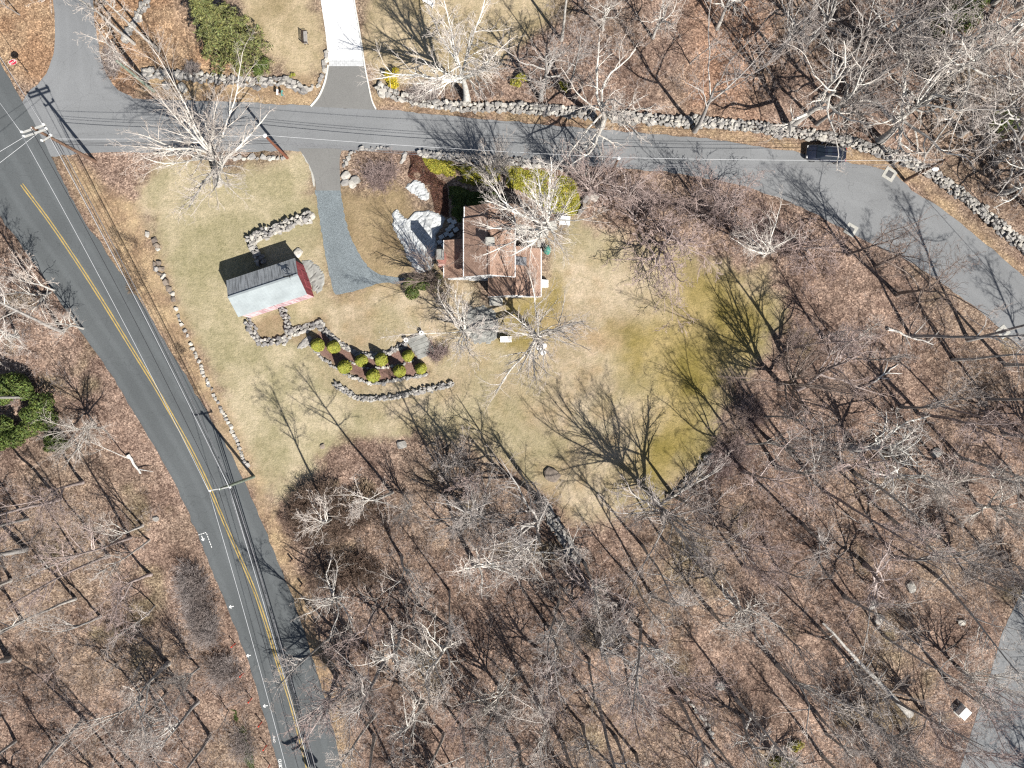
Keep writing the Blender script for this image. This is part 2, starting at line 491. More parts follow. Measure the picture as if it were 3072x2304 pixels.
PINK = px_poly([(2090, -100), (2330, -100), (2250, 200), (2300, 380), (2080, 320), (2060, 120)])

def build_ground():
    fx = np.arange(-72, 72.01, 0.36); fy = np.arange(-57, 57.01, 0.36)
    out = np.array([0.8, 2, 4, 8, 15, 30, 60, 110, 200, 350])
    xs = np.concatenate([-72 - out[::-1], fx, fx[-1] + out]); ys = np.concatenate([-57 - out[::-1], fy, fy[-1] + out])
    X, Y = np.meshgrid(xs, ys)
    shp = X.shape; x = X.ravel(); y = Y.ravel()
    wob = (fbm(x * 0.35, y * 0.35, 3, 4) - 0.5) * 5.0 + (fbm(x * 1.7, y * 1.7, 9, 3) - 0.5) * 1.6
    w = lambda poly, soft=1.0, wb=1.0: np.clip(0.5 - (sdf(poly, x, y) + wob * wb) / soft, 0, 1)
    n1 = fbm(x * 0.09, y * 0.09, 21, 4)[:, None]; n2 = fbm(x * 0.28, y * 0.28, 33, 4)[:, None]; n3 = fbm(x * 0.6, y * 0.6, 41, 4)[:, None]
    lerp = lambda a, b, t: np.asarray(a) * (1 - t) + np.asarray(b) * t
    st = lambda v, a, b: np.clip((v - a) / (b - a), 0, 1)
    c = lerp((0.195, 0.140, 0.112), (0.295, 0.218, 0.174), st(n2, 0.35, 0.65))
    c = lerp(c, (0.255, 0.20, 0.15), 0.7 * st(n1, 0.45, 0.7))
    c = lerp(c, (0.10, 0.07, 0.055), 0.55 * st(n3, 0.55, 0.8))
    c = lerp(c, (0.12, 0.13, 0.05), 0.3 * st(fbm(x * 0.2, y * 0.2, 55, 3)[:, None], 0.68, 0.80))
    lit = np.ones(len(x))
    def cover(wt, colr, turf):
        nonlocal c, lit
        c = lerp(c, colr, wt[:, None]); lit = lit * (1 - wt * turf)
    cover(w(ORANGE, 4), lerp((0.31, 0.20, 0.125), (0.36, 0.26, 0.17), st(n2, 0.35, 0.65)), 0.1)
    cover(w(PINK, 4), lerp((0.36, 0.245, 0.18), (0.29, 0.185, 0.13), st(n2, 0.35, 0.65)), 0.0)
    tan = lerp((0.34, 0.275, 0.185), (0.45, 0.372, 0.268), st(n2, 0.32, 0.68))
    tan = lerp(tan, (0.29, 0.21, 0.115), 0.5 * st(n3, 0.5, 0.75))
    cover(w(LAWN, 2.4, 1.1), tan, 1.0)
    cover(w(GREEN_LAWN, 5, 1.0) * w(LAWN, 1.5, 0.7), lerp((0.305, 0.270, 0.168), (0.42, 0.360, 0.248), st(n2, 0.36, 0.64)), 1.0)
    cover(0.55 * st(fbm(x * 0.13, y * 0.13, 77, 4), 0.52, 0.7) * w(LAWN, 1.5, 0.7), lerp((0.25, 0.23, 0.13), (0.30, 0.265, 0.155), n3), 1.0)
    cover(0.95 * w(MOSS, 6, 1.2) * w(LAWN, 2.0, 0.9), lerp((0.20, 0.160, 0.045), (0.335, 0.262, 0.120), st(n2, 0.3, 0.72)), 1.0)
    cover(0.8 * w(MOSS2, 2, 0.6), lerp((0.19, 0.15, 0.035), (0.27, 0.21, 0.07), n3), 1.0)
    cover(w(LAWN_HOUSE, 2, 0.8) * 0.9, lerp((0.22, 0.165, 0.095), (0.34, 0.265, 0.16), st(n2, 0.3, 0.7)), 0.9)
    for L in (LAWN_TOP_L, LAWN_TOP_R):
        cover(w(L, 2, 0.8), lerp((0.30, 0.24, 0.145), (0.43, 0.35, 0.235), st(n2, 0.3, 0.7)), 1.0)
    for V in VERGE:
        cover(0.85 * w(V, 2.0, 0.5), lerp((0.29, 0.205, 0.13), (0.45, 0.34, 0.21), st(n3, 0.3, 0.7)), 0.6)
    cover(0.9 * w(PIT, 1, 0.3), lerp((0.22, 0.16, 0.10), (0.30, 0.235, 0.15), n3), 0.5)
    cover(w(MULCH, 0.5, 0.1), lerp((0.165, 0.100, 0.084), (0.24, 0.155, 0.13), n3), 0.2)
    # hummocks in the woods only: everything mown or built on stays level
    flat = sdf(LAWN, x, y)
    for poly in (LAWN_HOUSE, LAWN_TOP_L, LAWN_TOP_R, px_poly(MAIN_L + MAIN_R[::-1]), px_poly(SIDE_U + SIDE_D[::-1]),
                 px_poly([(880, 0), (1150, 0), (1150, 600), (880, 600)]), px_poly([(90, -400), (330, -400), (420, 320), (100, 320)]),
                 px_poly([(2860, 2500), (2940, 2080), (3000, 1850), (3500, 1400), (3500, 2500)]), px_poly([(1000, 430), (1780, 430), (1780, 1000), (1000, 1000)])):
        flat = np.minimum(flat, sdf(poly, x, y))
    z = np.clip((flat - 0.8) / 4.0, 0, 1) * ((fbm(x * 0.22, y * 0.22, 91, 4) - 0.5) * 1.1 + (fbm(x * 0.9, y * 0.9, 95, 3) - 0.5) * 0.22)
    far = np.clip((np.maximum(np.abs(x) - 72, np.abs(y) - 57)) / 10, 0, 1)
    z = z * (1 - far)
    ny, nx = shp
    idx = np.arange(nx * ny).reshape(ny, nx)
    q = np.stack([idx[:-1, :-1], idx[:-1, 1:], idx[1:, 1:], idx[1:, :-1]], -1).reshape(-1, 4)
    me = mesh_np('ground', np.stack([x, y, z], 1), quads=q, mats=[M['ground']], smooth=True, colors=np.concatenate([c, lit[:, None]], 1))
    o = link('ground', me)
    tag(o, 'leaf-strewn woodland floor and dry tan lawn', 'ground', kind='structure')
    G = z.reshape(shp)
    def height(px, py):
        i = int(np.clip(np.searchsorted(xs, px) - 1, 0, nx - 2)); j = int(np.clip(np.searchsorted(ys, py) - 1, 0, ny - 2))
        return float(G[j:j + 2, i:i + 2].mean())
    return height
ground_z = build_ground()

# ------------------------------------------------------------------ roads, drives, paint
def ribbon(name, A, B, mat, z, label, cat, rag=0.05, step=0.8, parent=None, sm=1):
    """sheet between two edge lines (pixels); the edges are slightly ragged"""
    a = smooth_line([P(*p) for p in A], sm); b = smooth_line([P(*p) for p in B], sm)
    def by_len(l, n):
        d = [0.0]
        for i in range(1, len(l)): d.append(d[-1] + (l[i] - l[i - 1]).length)
        out = []; j = 0
        for k in range(n):
            s = d[-1] * k / (n - 1)
            while j < len(l) - 2 and d[j + 1] < s: j += 1
            t = (s - d[j]) / max(1e-9, d[j + 1] - d[j])
            out.append(l[j].lerp(l[j + 1], min(1, t)))
        return out, d[-1]
    n = max(3, int(sum((a[i + 1] - a[i]).length for i in range(len(a) - 1)) / step))
    a, La = by_len(a, n); b, _ = by_len(b, n)
    m = 8
    vs = []; uv = []
    for i in range(n):
        p, q = a[i].copy(), b[i].copy()
        d = (q - p).normalized()
        p += d * (RNG.normal() * rag); q += d * (RNG.normal() * rag)
        for k in range(m + 1):
            t = k / m; w = p.lerp(q, t); vs.append((w.x, w.y, z)); uv.append((t, La * i / n))
    idx = np.arange(n * (m + 1)).reshape(n, m + 1)
    quads = np.stack([idx[:-1, :-1], idx[:-1, 1:], idx[1:, 1:], idx[1:, :-1]], -1).reshape(-1, 4)
    v = np.array(vs)
    e1 = v[quads[0][1]] - v[quads[0][0]]; e2 = v[quads[0][3]] - v[quads[0][0]]
    if e1[0] * e2[1] - e1[1] * e2[0] < 0: quads = quads[:, ::-1]
    me = mesh_np(name, v, quads=quads, mats=[mat])
    ul = me.uv_layers.new(name="UVMap")
    uv = np.array(uv, np.float32)
    li = np.empty(len(me.loops), np.int32); me.loops.foreach_get("vertex_index", li)
    ul.data.foreach_set("uv", uv[li].ravel())
    o = link(name, me, parent)
    if label: tag(o, label, cat, kind='structure')
    return o

main_road = ribbon('main_road', MAIN_L, MAIN_R, M['asphalt_main'], 0.030, 'two-lane asphalt road with double yellow line', 'road', rag=0.06)
side_road = ribbon('side_road', SIDE_U, SIDE_D, M['asphalt_side'], 0.024, 'plain grey asphalt side road across the top', 'road', rag=0.06)
branch_road = ribbon('branch_road', [(150, -420), (163, 0), (167, 156), (132, 236), (60, 300), (40, 420)], [(300, -420), (278, 0), (290, 120), (330, 260), (417, 300), (430, 430)], M['asphalt_side'], 0.018, 'short street leaving the junction past the red sign', 'road', rag=0.05)
corner_drive = ribbon('corner_drive', [(3140, 1640), (3012, 1874), (2981, 1988), (2943, 2103), (2880, 2304), (2800, 2560)], [(3260, 1640), (3190, 1874), (3180, 1988), (3170, 2103), (3160, 2304), (3140, 2560)], M['asphalt_side'], 0.024, 'pale asphalt pavement at the lower right corner', 'road', rag=0.03)

def strip(name, line, width, mat, z, parent, off=0.0, step=0.5, rag=0.0):
    l = resample(smooth_line([P(*p) for p in line], 2), step)
    vs = []; fs = []
    for i, p in enumerate(l):
        d = (l[min(i + 1, len(l) - 1)] - l[max(i - 1, 0)]); d.normalize()
        nrm = Vector((-d.y, d.x, 0))
        w = width / 2 + RNG.normal() * rag
        for s in (-1, 1):
            q = p + nrm * (off + s * w); vs.append((q.x, q.y, z))
    for i in range(len(l) - 1):
        fs.append((i * 2 + 1, i * 2, i * 2 + 2, i * 2 + 3))
    mb = MB(); mb.add(vs, fs)
    return mb.build(name, mat, parent)
strip('centre_line', YELLOW, 0.13, M['yellow_paint'], 0.036, main_road, 0.14, rag=0.012)
strip('centre_line', YELLOW, 0.13, M['yellow_paint'], 0.036, main_road, -0.14, rag=0.012)

def flat_poly(name, pts, mat, z, parent):
    mb = MB(); v = [P(*p) for p in pts]
    area = sum(v[i].x * v[(i + 1) % len(v)].y - v[(i + 1) % len(v)].x * v[i].y for i in range(len(v)))
    if area < 0: v = v[::-1]
    mb.add([(a.x, a.y, z) for a in v], [tuple(range(len(v)))])
    return mb.build(name, mat, parent)
def dash(a, b, w, z=0.037, name='painted_dash'):
    a, b = P(*a), P(*b); d = (b - a).normalized(); n = Vector((-d.y, d.x, 0)) * w / 2
    mb = MB(); mb.add([(q.x, q.y, z) for q in (a - n, b - n, b + n, a + n)], [(0, 1, 2, 3)])
    return mb.build(name, M['white_paint'], main_road)
def dashes(a, b, n):
    for i in range(n):
        t0 = i / n; t1 = (i + 0.68) / n
        dash((a[0] + (b[0] - a[0]) * t0, a[1] + (b[1] - a[1]) * t0), (a[0] + (b[0] - a[0]) * t1, a[1] + (b[1] - a[1]) * t1), 0.09)
dashes((596, 1604.5), (621, 1596.5), 4)
dashes((620.5, 1600), (637, 1645), 6)
def arrow(tail, tip, hw):
    """painted arrow as one flat shape with shaft and barbs"""
    a, b = P(*tail), P(*tip); d = (b - a); L = d.length; d.normalize(); n = Vector((-d.y, d.x, 0))
    mb = MB()
    def bar(p, q, w):
        e = (q - p).normalized(); m = Vector((-e.y, e.x, 0)) * w / 2
        z = 0.037 + 0.002 * (len(mb.v) // 4)
        mb.add([(r.x, r.y, z) for r in (p - m, q - m, q + m, p + m)], [(0, 1, 2, 3)])
    bar(a, b, 0.10)
    for s in (-1, 1):
        bar(b - d * hw + n * s * hw * 0.8, b + d * 0.03, 0.11)
    return mb.build('painted_arrow', M['white_paint'], main_road)
arrow((605.5, 1607), (611, 1621), 0.22)
arrow((702, 1818), (689, 1821), 0.22)
arrow((753, 1965), (741, 1967), 0.22)
arrow((804, 2116), (791, 2118), 0.22)

def text_mesh(name, s, size, mat, parent, loc, rot, extrude=0.0):
    cu = bpy.data.curves.new(name, 'FONT'); cu.body = s; cu.size = size
    cu.align_x = 'CENTER'; cu.align_y = 'CENTER'; cu.extrude = extrude; cu.offset = size * 0.022
    t = bpy.data.objects.new(name + '_curve', cu); col.objects.link(t)
    bpy.context.view_layer.update()
    me = bpy.data.meshes.new_from_object(t.evaluated_get(bpy.context.evaluated_depsgraph_get()))
    bpy.data.objects.remove(t); bpy.data.curves.remove(cu)
    me.name = name; me.materials.clear(); me.materials.append(mat)
    o = link(name, me, parent); o.location = loc; o.rotation_euler = rot
    return o
p = P(823.5, 2216); text_mesh('painted_letters', 'DPW', 0.36, M['white_paint'], main_road, (p.x, p.y, 0.038), (0, 0, R(97)))
p = P(842, 2292); text_mesh('painted_letters', 'CBYD', 0.50, M['white_paint'], main_road, (p.x, p.y, 0.038), (0, 0, R(97)))

# drive across the side road: bright concrete, a paver band, asphalt apron, kerbs
white_drive = ribbon('white_drive', [(930, -260), (962, 0), (976, 87), (983, 156), (986.5, 179)], [(1028, -260), (1060, 0), (1077, 94), (1086, 150), (1090, 179)], M['white_concrete'], 0.020, 'bright white concrete drive at the top', 'driveway', rag=0.0)
apron = ribbon('drive_apron', [(987, 199), (980, 243), (962, 288), (948, 306), (935, 320)], [(1093, 199), (1105, 260), (1111, 290), (1116, 309), (1126, 330)], M['asphalt_apron'], 0.032, 'grey asphalt apron below the white drive', 'driveway', rag=0.0)
for r in range(3):
    y0 = 179.4 + r * 6.7
    nb = 9
    for k in range(nb):
        t0 = (k + 0.5 * (r % 2)) / nb - 0.5 / nb * (r % 2); t1 = (k + 1 + 0.5 * (r % 2)) / nb
        if r % 2 and k == 0: t0 = 0.0
        t0 = max(0, t0); t1 = min(1, t1)
        if r % 2 and k > 0: t0 = (k + 0.5) / nb
        xl = 987 + (1091 - 987) * t0 + 0.3; xr = 987 + (1091.5 - 987) * t1 - 0.3
        if xr - xl < 2: continue
        a, b = P(xl, y0 + 6.2), P(xr, y0)
        mb = MB(); mb.prism([(a.x, a.y), (b.x, a.y), (b.x, b.y), (a.x, b.y)], -0.05, 0.030 + RNG.random() * 0.006)
        mb.build('paver', M['paver'], white_drive)
def kerb(name, line, w, h, parent, mat='kerb'):
    l = resample(smooth_line([P(*p) for p in line], 2), 0.5)
    vs = []; fs = []
    for i, p in enumerate(l):
        d = (l[min(i + 1, len(l) - 1)] - l[max(i - 1, 0)]); d.normalize(); nrm = Vector((-d.y, d.x, 0)) * w / 2
        for q, z in ((p - nrm, -0.1), (p - nrm, h), (p + nrm, h), (p + nrm, -0.1)): vs.append((q.x, q.y, z))
    for i in range(len(l) - 1):
        for k in range(3): fs.append((i * 4 + k, i * 4 + k + 1, i * 4 + 4 + k + 1, i * 4 + 4 + k))
    fs += [(0, 3, 2, 1), tuple(len(vs) - 4 + k for k in range(4))]
    mb = MB(); mb.add(vs, fs)
    return mb.build(name, M[mat], parent)
kerb('kerb', [(985, 196), (978, 243), (960, 288), (946, 306), (931, 322)], 0.20, 0.13, apron)
kerb('kerb', [(1058, -60), (1062, 0), (1079, 94), (1088, 150), (1095, 200), (1107, 260), (1113, 290), (1118, 309), (1128, 328)], 0.16, 0.13, apron)
# the house drive: asphalt mouth then blue-grey gravel
house_mouth = ribbon('drive_mouth', [(896, 446), (915, 470), (935, 510), (945, 541), (948, 572)], [(1026, 446), (1019, 470), (1020, 510), (1021, 541), (1022, 572)], M['asphalt_apron'], 0.034, 'worn asphalt drive mouth below the side road', 'driveway', rag=0.03)
def mk_gravel():
    m, nt, b = new_mat('gravel', 0.95, 0.1)
    v = geo_pos(nt)
    vo = node(nt, "ShaderNodeTexVoronoi"); vo.inputs["Scale"].default_value = 18
    nt.links.new(v, vo.inputs["Vector"])
    sp = nt.nodes.new("ShaderNodeSeparateColor"); nt.links.new(vo.outputs["Color"], sp.inputs[0])
    c = ramp(nt, sp.outputs[0], [(0, (0.135, 0.155, 0.163)), (0.5, (0.185, 0.213, 0.224)), (1, (0.25, 0.285, 0.30))])
    n = ramp(nt, noise(nt, v, 0.5, 4), [(0.3, (0.9, 0.9, 0.9)), (0.7, (1.1, 1.1, 1.1))])
    nt.links.new(mul(nt, c, n), b.inputs["Base Color"]); bump(nt, b, sp.outputs[1], 0.7, 0.04)
    return m
M['gravel'] = mk_gravel()
GR_L = [(946, 570), (950, 600), (962, 680), (983, 798), (995, 850), (1004, 881), (1018, 884), (1060, 874), (1098, 864), (1136, 848), (1180, 850), (1230, 856)]
GR_R = [(1022, 570), (1025, 600), (1037, 659), (1046, 694), (1056, 722), (1070, 750), (1091, 781), (1108, 803), (1132, 822), (1160, 828), (1200, 832), (1232, 838)]
gravel_drive = ribbon('gravel_drive', GR_L, GR_R, M['gravel'], 0.020, 'blue-grey gravel drive curving toward the house', 'driveway', rag=0.05, step=0.4)
strip('edge_dirt', [(908, 462), (925, 485), (938, 520), (943, 560)], 0.30, M['concrete'], 0.030, house_mouth, rag=0.05)
# ------------------------------------------------------------------ stones
def hull_mesh(name, rng, mat, flat=0.7, n=15):
    bm = bmesh.new()
    for _ in range(n):
        d = rng.normal(size=3); d /= np.abs(d).max() ** 0.6 * np.linalg.norm(d) ** 0.4
        bm.verts.new((d[0], d[1], d[2] * flat))
    r = bmesh.ops.convex_hull(bm, input=bm.verts)
    bmesh.ops.delete(bm, geom=[g for g in r['geom_interior'] if isinstance(g, bmesh.types.BMVert)], context='VERTS')
    me = bpy.data.meshes.new(name); bm.to_mesh(me); bm.free()
    me.materials.append(mat)
    return me
SR = np.random.default_rng(5)
STONES = {k: [hull_mesh('stone', SR, M[k]) for _ in range(10)] for k in ('stone', 'stone_pale', 'stone_brown')}

def wall(name, label, cat, line, width, height, size, mats=('stone',), layers=2, step_f=0.86, cap=300, group=None):
    """dry stone wall: individually placed stones; the lower course is one joined rubble part"""
    width *= 0.88; height *= 0.8
    l = [P(*p) for p in line]
    org = l[len(l) // 2].copy()
    t = thing(name, label, cat, org, group=group); t['kind'] = 'thing'
    pts = resample(l, size * step_f)
    rows = max(1, round(width / (size * 0.95)))
    tops = []; lows = []
    for i, p in enumerate(pts):
        d = (pts[min(i + 1, len(pts) - 1)] - pts[max(i - 1, 0)]).normalized(); nrm = Vector((-d.y, d.x, 0))
        ang = math.atan2(d.y, d.x)
        for r in range(rows):
            off = ((r + 0.5) / rows - 0.5) * width
            edge = abs((r + 0.5) / rows - 0.5) * 2
            for L in range(layers):
                s = size * (0.75 + 0.85 * SR.random() ** 1.6)
                zz = height * (L + 0.5) / layers - (0.12 * edge * height if L == layers - 1 else 0) + SR.normal() * 0.07
                q = p + nrm * (off * (1.0 if L == layers - 1 else 1.15) + SR.normal() * size * 0.22) + d * SR.normal() * size * 0.18 - org
                rec = (q, max(0.03, zz), s, ang + SR.normal() * 0.5, SR.normal() * 0.18, SR.normal() * 0.18, SR.random())
                (tops if L == layers - 1 else lows).append(rec)
    SR.shuffle(tops) if len(tops) > cap else None
    for rec in tops[:cap]:
        q, zz, s, a, rx, ry, u = rec
        me = STONES[mats[int(u * len(mats)) % len(mats)]][int(u * 997) % 10]
        o = link('stone', me, t)
        o.location = (q.x, q.y, zz); o.rotation_euler = (rx, ry, a)
        o.scale = (s * 0.56, s * 0.44, max(0.16, height / layers) * 0.75 if height > 0.3 else s * 0.4)
    rest = tops[cap:] + lows
    if rest:
        V = []; F = []; n = 0
        for q, zz, s, a, rx, ry, u in rest:
            me = STONES[mats[0]][int(u * 997) % 10]
            c = np.array([v.co[:] for v in me.vertices]) * np.array([s * 0.56, s * 0.44, max(0.16, height / layers) * 0.75])
            ca, sa = math.cos(a), math.sin(a)
            c = c @ np.array([[ca, sa, 0], [-sa, ca, 0], [0, 0, 1]]) + np.array([q.x, q.y, zz])
            V.append(c); F += [[i + n for i in p.vertices] for p in me.polygons]; n += len(c)
        me = bpy.data.meshes.new('rubble'); me.from_pydata(np.concatenate(V).tolist(), [], F); me.materials.append(M[mats[0]])
        o = link('rubble', me, t); o['kind'] = 'stuff'
    return t

wall('stone_wall', 'grey field-stone wall above the side road, left of the white drive', 'stone wall', [(434, 222), (540, 228), (660, 240), (768, 252), (810, 246), (855, 247), (890, 262), (917, 275)], 1.1, 0.75, 0.50, ('stone', 'stone_pale'))
wall('stone_wall', 'low curved stone edging climbing the left side of the white drive', 'stone wall', [(920, 274), (938, 268), (952, 255), (966, 230), (973, 208), (978, 180), (981, 160)], 0.75, 0.40, 0.55, ('stone_pale', 'stone'), layers=1)
wall('stone_wall', 'short stone wall between the slim trunks at the top left', 'stone wall', [(452, -40), (444, 7), (415, 60), (390, 95), (375, 125)], 0.85, 0.6, 0.45, ('stone', 'stone_pale'))
wall('stone_wall', 'heaped stone wall beside the yellow bush, right of the white drive', 'stone wall', [(1136, 262), (1160, 278), (1185, 288), (1254, 309), (1358, 323), (1460, 326), (1536, 326)], 1.25, 0.8, 0.50, ('stone_pale', 'stone'))
wall('stone_wall', 'stone wall behind the big roadside tree along the upper road edge', 'stone wall', [(1540, 327), (1675, 333), (1780, 345)], 1.4, 0.8, 0.46, ('stone', 'stone_pale'))
wall('stone_wall', 'stone wall along the upper road edge left of the parked car', 'stone wall', [(1838, 352), (2022, 366), (2126, 369), (2304, 388)], 1.3, 0.75, 0.46, ('stone', 'stone_pale'))
wall('stone_wall', 'stone wall running down the right road bend behind the parked car', 'stone wall', [(2310, 392), (2443, 410), (2547, 427), (2616, 448), (2720, 486), (2790, 521), (2873, 579), (2946, 638), (3016, 697), (3072, 743), (3150, 810)], 1.35, 0.75, 0.46, ('stone', 'stone_pale'))
wall('stone_wall', 'single row of rounded pale stones on the lower edge of the side road', 'stone wall', [(470, 460), (590, 468), (700, 475), (768, 478), (858, 475)], 0.5, 0.45, 0.55, ('stone_pale', 'stone'), layers=1, step_f=0.95)
wall('stone_wall', 'thin curved stone edging right of the drive mouth', 'stone wall', [(1036, 500), (1042, 480), (1056, 462), (1075, 452), (1098, 447), (1167, 446)], 0.4, 0.35, 0.42, ('stone', 'stone_pale'), layers=1)
wall('stone_wall', 'stone wall between the side road and the yellow-green bed', 'stone wall', [(1264, 465), (1358, 474), (1462, 484), (1536, 488), (1640, 495), (1758, 516)], 1.05, 0.7, 0.46, ('stone', 'stone_pale'))
wall('stone_wall', 'short dark stone wall right of the yellow-green bed', 'stone wall', [(1760, 524), (1772, 560), (1762, 600), (1740, 640)], 0.8, 0.6, 0.5, ('stone_brown', 'stone'))
wall('stone_wall', 'thick stone wall north of the barn', 'stone wall', [(752, 722), (800, 702), (850, 682), (900, 664), (932, 652)], 1.25, 1.0, 0.46, ('stone_pale', 'stone'))
wall('stone_wall', 'stone wall stub running under the back of the barn', 'stone wall', [(758, 738), (772, 762), (785, 790)], 1.1, 0.9, 0.46, ('stone_pale', 'stone'))
wall('stone_wall', 'retaining wall stepping away from the front of the barn', 'stone wall', [(850, 930), (858, 952), (866, 975), (874, 1000)], 0.8, 0.95, 0.40, ('stone',))
wall('stone_wall', 'loose stone terrace edge left of the clipped evergreens', 'stone wall', [(868, 1006), (900, 992), (935, 982), (968, 970)], 1.0, 0.5, 0.42, ('stone', 'stone_pale'))
wall('stone_wall', 'rough stone corner edging below the front of the barn', 'stone wall', [(746, 964), (760, 990), (770, 1012), (784, 1030), (820, 1026), (856, 1018)], 0.95, 0.5, 0.42, ('stone', 'stone_pale'))
wall('stone_wall', 'curved stone edging above the upper row of clipped evergreens', 'stone wall', [(966, 984), (988, 1006), (1011, 1023), (1040, 1044), (1067, 1058), (1108, 1068), (1138, 1067), (1167, 1058), (1195, 1045), (1216, 1034)], 0.62, 0.45, 0.34, ('stone', 'stone_pale'))
wall('stone_wall', 'thin stone divider between the two rows of clipped evergreens', 'stone wall', [(1046, 1083), (1070, 1095), (1098, 1105), (1124, 1108), (1150, 1105), (1195, 1096), (1237, 1084)], 0.34, 0.3, 0.32, ('stone_pale', 'stone'), layers=1)
wall('stone_wall', 'curved stone edging below the lower row of clipped evergreens', 'stone wall', [(932, 1036), (946, 1052), (962, 1070), (990, 1090), (1018, 1108), (1050, 1126), (1080, 1140), (1115, 1152), (1150, 1148), (1202, 1138), (1282, 1124)], 0.5, 0.4, 0.34, ('stone', 'stone_pale'))
wall('stone_wall', 'outer curved stone wall across the lawn below the evergreen terraces', 'stone wall', [(1004, 1152), (1030, 1167), (1053, 1181), (1074, 1194), (1115, 1197), (1160, 1194), (1202, 1187), (1282, 1170), (1358, 1153)], 0.62, 0.55, 0.36, ('stone', 'stone_pale'))
wall('stone_wall', 'tumbled old rubble wall inside the wood below the lawn', 'stone wall', [(1620, 1500), (1650, 1545), (1680, 1595), (1705, 1635), (1730, 1680)], 1.3, 0.55, 0.48, ('stone', 'stone_pale'))
wall('stone_wall', 'half-buried stone wall along the right edge of the lawn', 'stone wall', [(2118, 1372), (2090, 1410), (2062, 1440), (2035, 1470), (2005, 1492)], 0.8, 0.5, 0.5, ('stone_brown', 'stone'))
wall('stone_wall', 'half-buried rubble line through the wood at the lower right', 'stone wall', [(2060, 2090), (2090, 2130), (2120, 2170), (2140, 2210)], 0.7, 0.4, 0.5, ('stone', 'stone_pale'), layers=1)

# boulder border along the main road
BORD = [(444, 704, .7), (466, 722, .8), (472, 738, .8), (476, 747, .6), (462, 795, .8), (478, 789, .7), (470, 808, .7), (487, 806, .7), (480, 822, .6), (492, 830, .8), (500, 848, .9), (509, 868, .8), (516, 882, .8), (522, 898, .7), (530, 927, .6), (537, 948, .5), (541, 961, .5), (547, 973, .55), (556, 992, .6), (562, 1007, .5), (574, 1032, .5), (579, 1045, .6), (586, 1060, .5), (590, 1070, .55), (599, 1084, .6), (605, 1098, .5), (607, 1107, .5), (609, 1117, .6), (613, 1127, .5), (622, 1140, .5), (625, 1148, .5), (628, 1156, .55), (637, 1169, .5), (642, 1185, .55), (648, 1197, .5), (655, 1206, .45), (663, 1223, .5), (667, 1233, .55), (672, 1240, .5), (677, 1248, .55), (680, 1257, .5), (686, 1268, .5), (693, 1280, .7), (698, 1294, .6), (703, 1305, .55), (707, 1313, .5), (712, 1322, .5), (717, 1332, .5), (720, 1345, .55), (724, 1357, .5), (727, 1365, .55), (731, 1374, .5), (738, 1386, .7), (745, 1396, .75)]
bt = thing('boulder_border', 'row of pale boulders between the main road and the lawn', 'stone border', P(600, 1090))
for i, (x, y, s) in enumerate(BORD):
    me = STONES['stone_brown' if i < 14 and i % 3 else 'stone_pale'][i % 10]
    o = link('boulder', me, bt); q = P(x, y) - P(600, 1090)
    o.location = (q.x, q.y, s * 0.17); o.scale = (s * 0.52, s * 0.46, s * 0.5); o.rotation_euler = (SR.normal() * .2, SR.normal() * .2, SR.random() * 6)

def boulder(x, y, s, label, mat='stone', sq=0.55):
    me = hull_mesh('boulder', SR, M[mat], 0.75, 34)
    bm = bmesh.new(); bm.from_mesh(me)
    bmesh.ops.bevel(bm, geom=list(bm.edges), offset=0.06, segments=1, affect='EDGES', clamp_overlap=True)
    bm.to_mesh(me); bm.free()
    o = link('boulder', me); p = P(x, y); o.location = (p.x, p.y, ground_z(p.x, p.y) + s * 0.12)
    o.scale = (s * 0.6, s * 0.48, s * sq * 0.6); o.rotation_euler = (0, 0, SR.random() * 6)
    return tag(o, label, 'boulder')
boulder(868, 988, 1.1, 'large square grey boulder at the corner of the barn retaining wall', 'stone')
boulder(760, 745, 0.8, 'pale slab stone at the bend of the wall north of the barn', 'stone_pale')
boulder(934, 651, 0.9, 'big pale end stone of the wall north of the barn', 'stone_pale')
boulder(1150, 277, 1.3, 'largest flat pinkish stone beside the yellow bush', 'stone_pale')
boulder(1038, 528, 1.0, 'pale boulder nearest the right edge of the drive mouth', 'stone_pale')
boulder(1057, 553, 0.95, 'lower pale boulder right of the drive mouth', 'stone_pale')
boulder(1068, 540, 1.0, 'boulder on the inner side of the drive mouth group', 'stone')
boulder(1036, 548, 0.9, 'lowest left boulder of the drive mouth group', 'stone')
boulder(550, 265, 1.1, 'rounded pinkish rock under the left roadside wall', 'stone_pale')
boulder(500, 258, 1.0, 'smaller pinkish rock under the left roadside wall', 'stone_pale')
boulder(1655, 1425, 1.7, 'smooth grey rock at the lower tip of the lawn', 'stone_brown', 0.25)
boulder(1206, 1334, 1.0, 'grey rock lying in the lawn above the brush thicket', 'stone')
boulder(968, 1338, 0.6, 'small dark rock in the lawn near the brush thicket', 'stone_brown')
boulder(2135, 1380, 1.5, 'pale rock at the right edge of the lawn', 'stone_pale')
boulder(2808, 1358, 1.2, 'squared grey rock in the wood at the far right', 'stone')
boulder(2615, 1810, 1.2, 'lichened rock above the fallen log', 'stone_pale')
boulder(2632, 1855, 1.1, 'second lichened rock above the fallen log', 'stone')
boulder(2730, 1760, 1.1, 'pale rock right of the lichened rocks', 'stone_pale')
boulder(2885, 1867, 0.8, 'white rock near the lower right pavement', 'stone_pale')
boulder(2160, 2055, 1.2, 'pale outcrop stone in the middle of the lower wood', 'stone_pale')
boulder(2120, 2286, 0.9, 'pale stone at the bottom edge of the wood', 'stone_pale')
boulder(1779, 588, 1.3, 'pale stone right of the yellow-green bed', 'stone_pale')
boulder(470, 1555, 0.7, 'small white stone in the wood left of the main road', 'stone_pale')
boulder(912, 1585, 0.7, 'small pale stone beside the brush thicket', 'stone_pale')
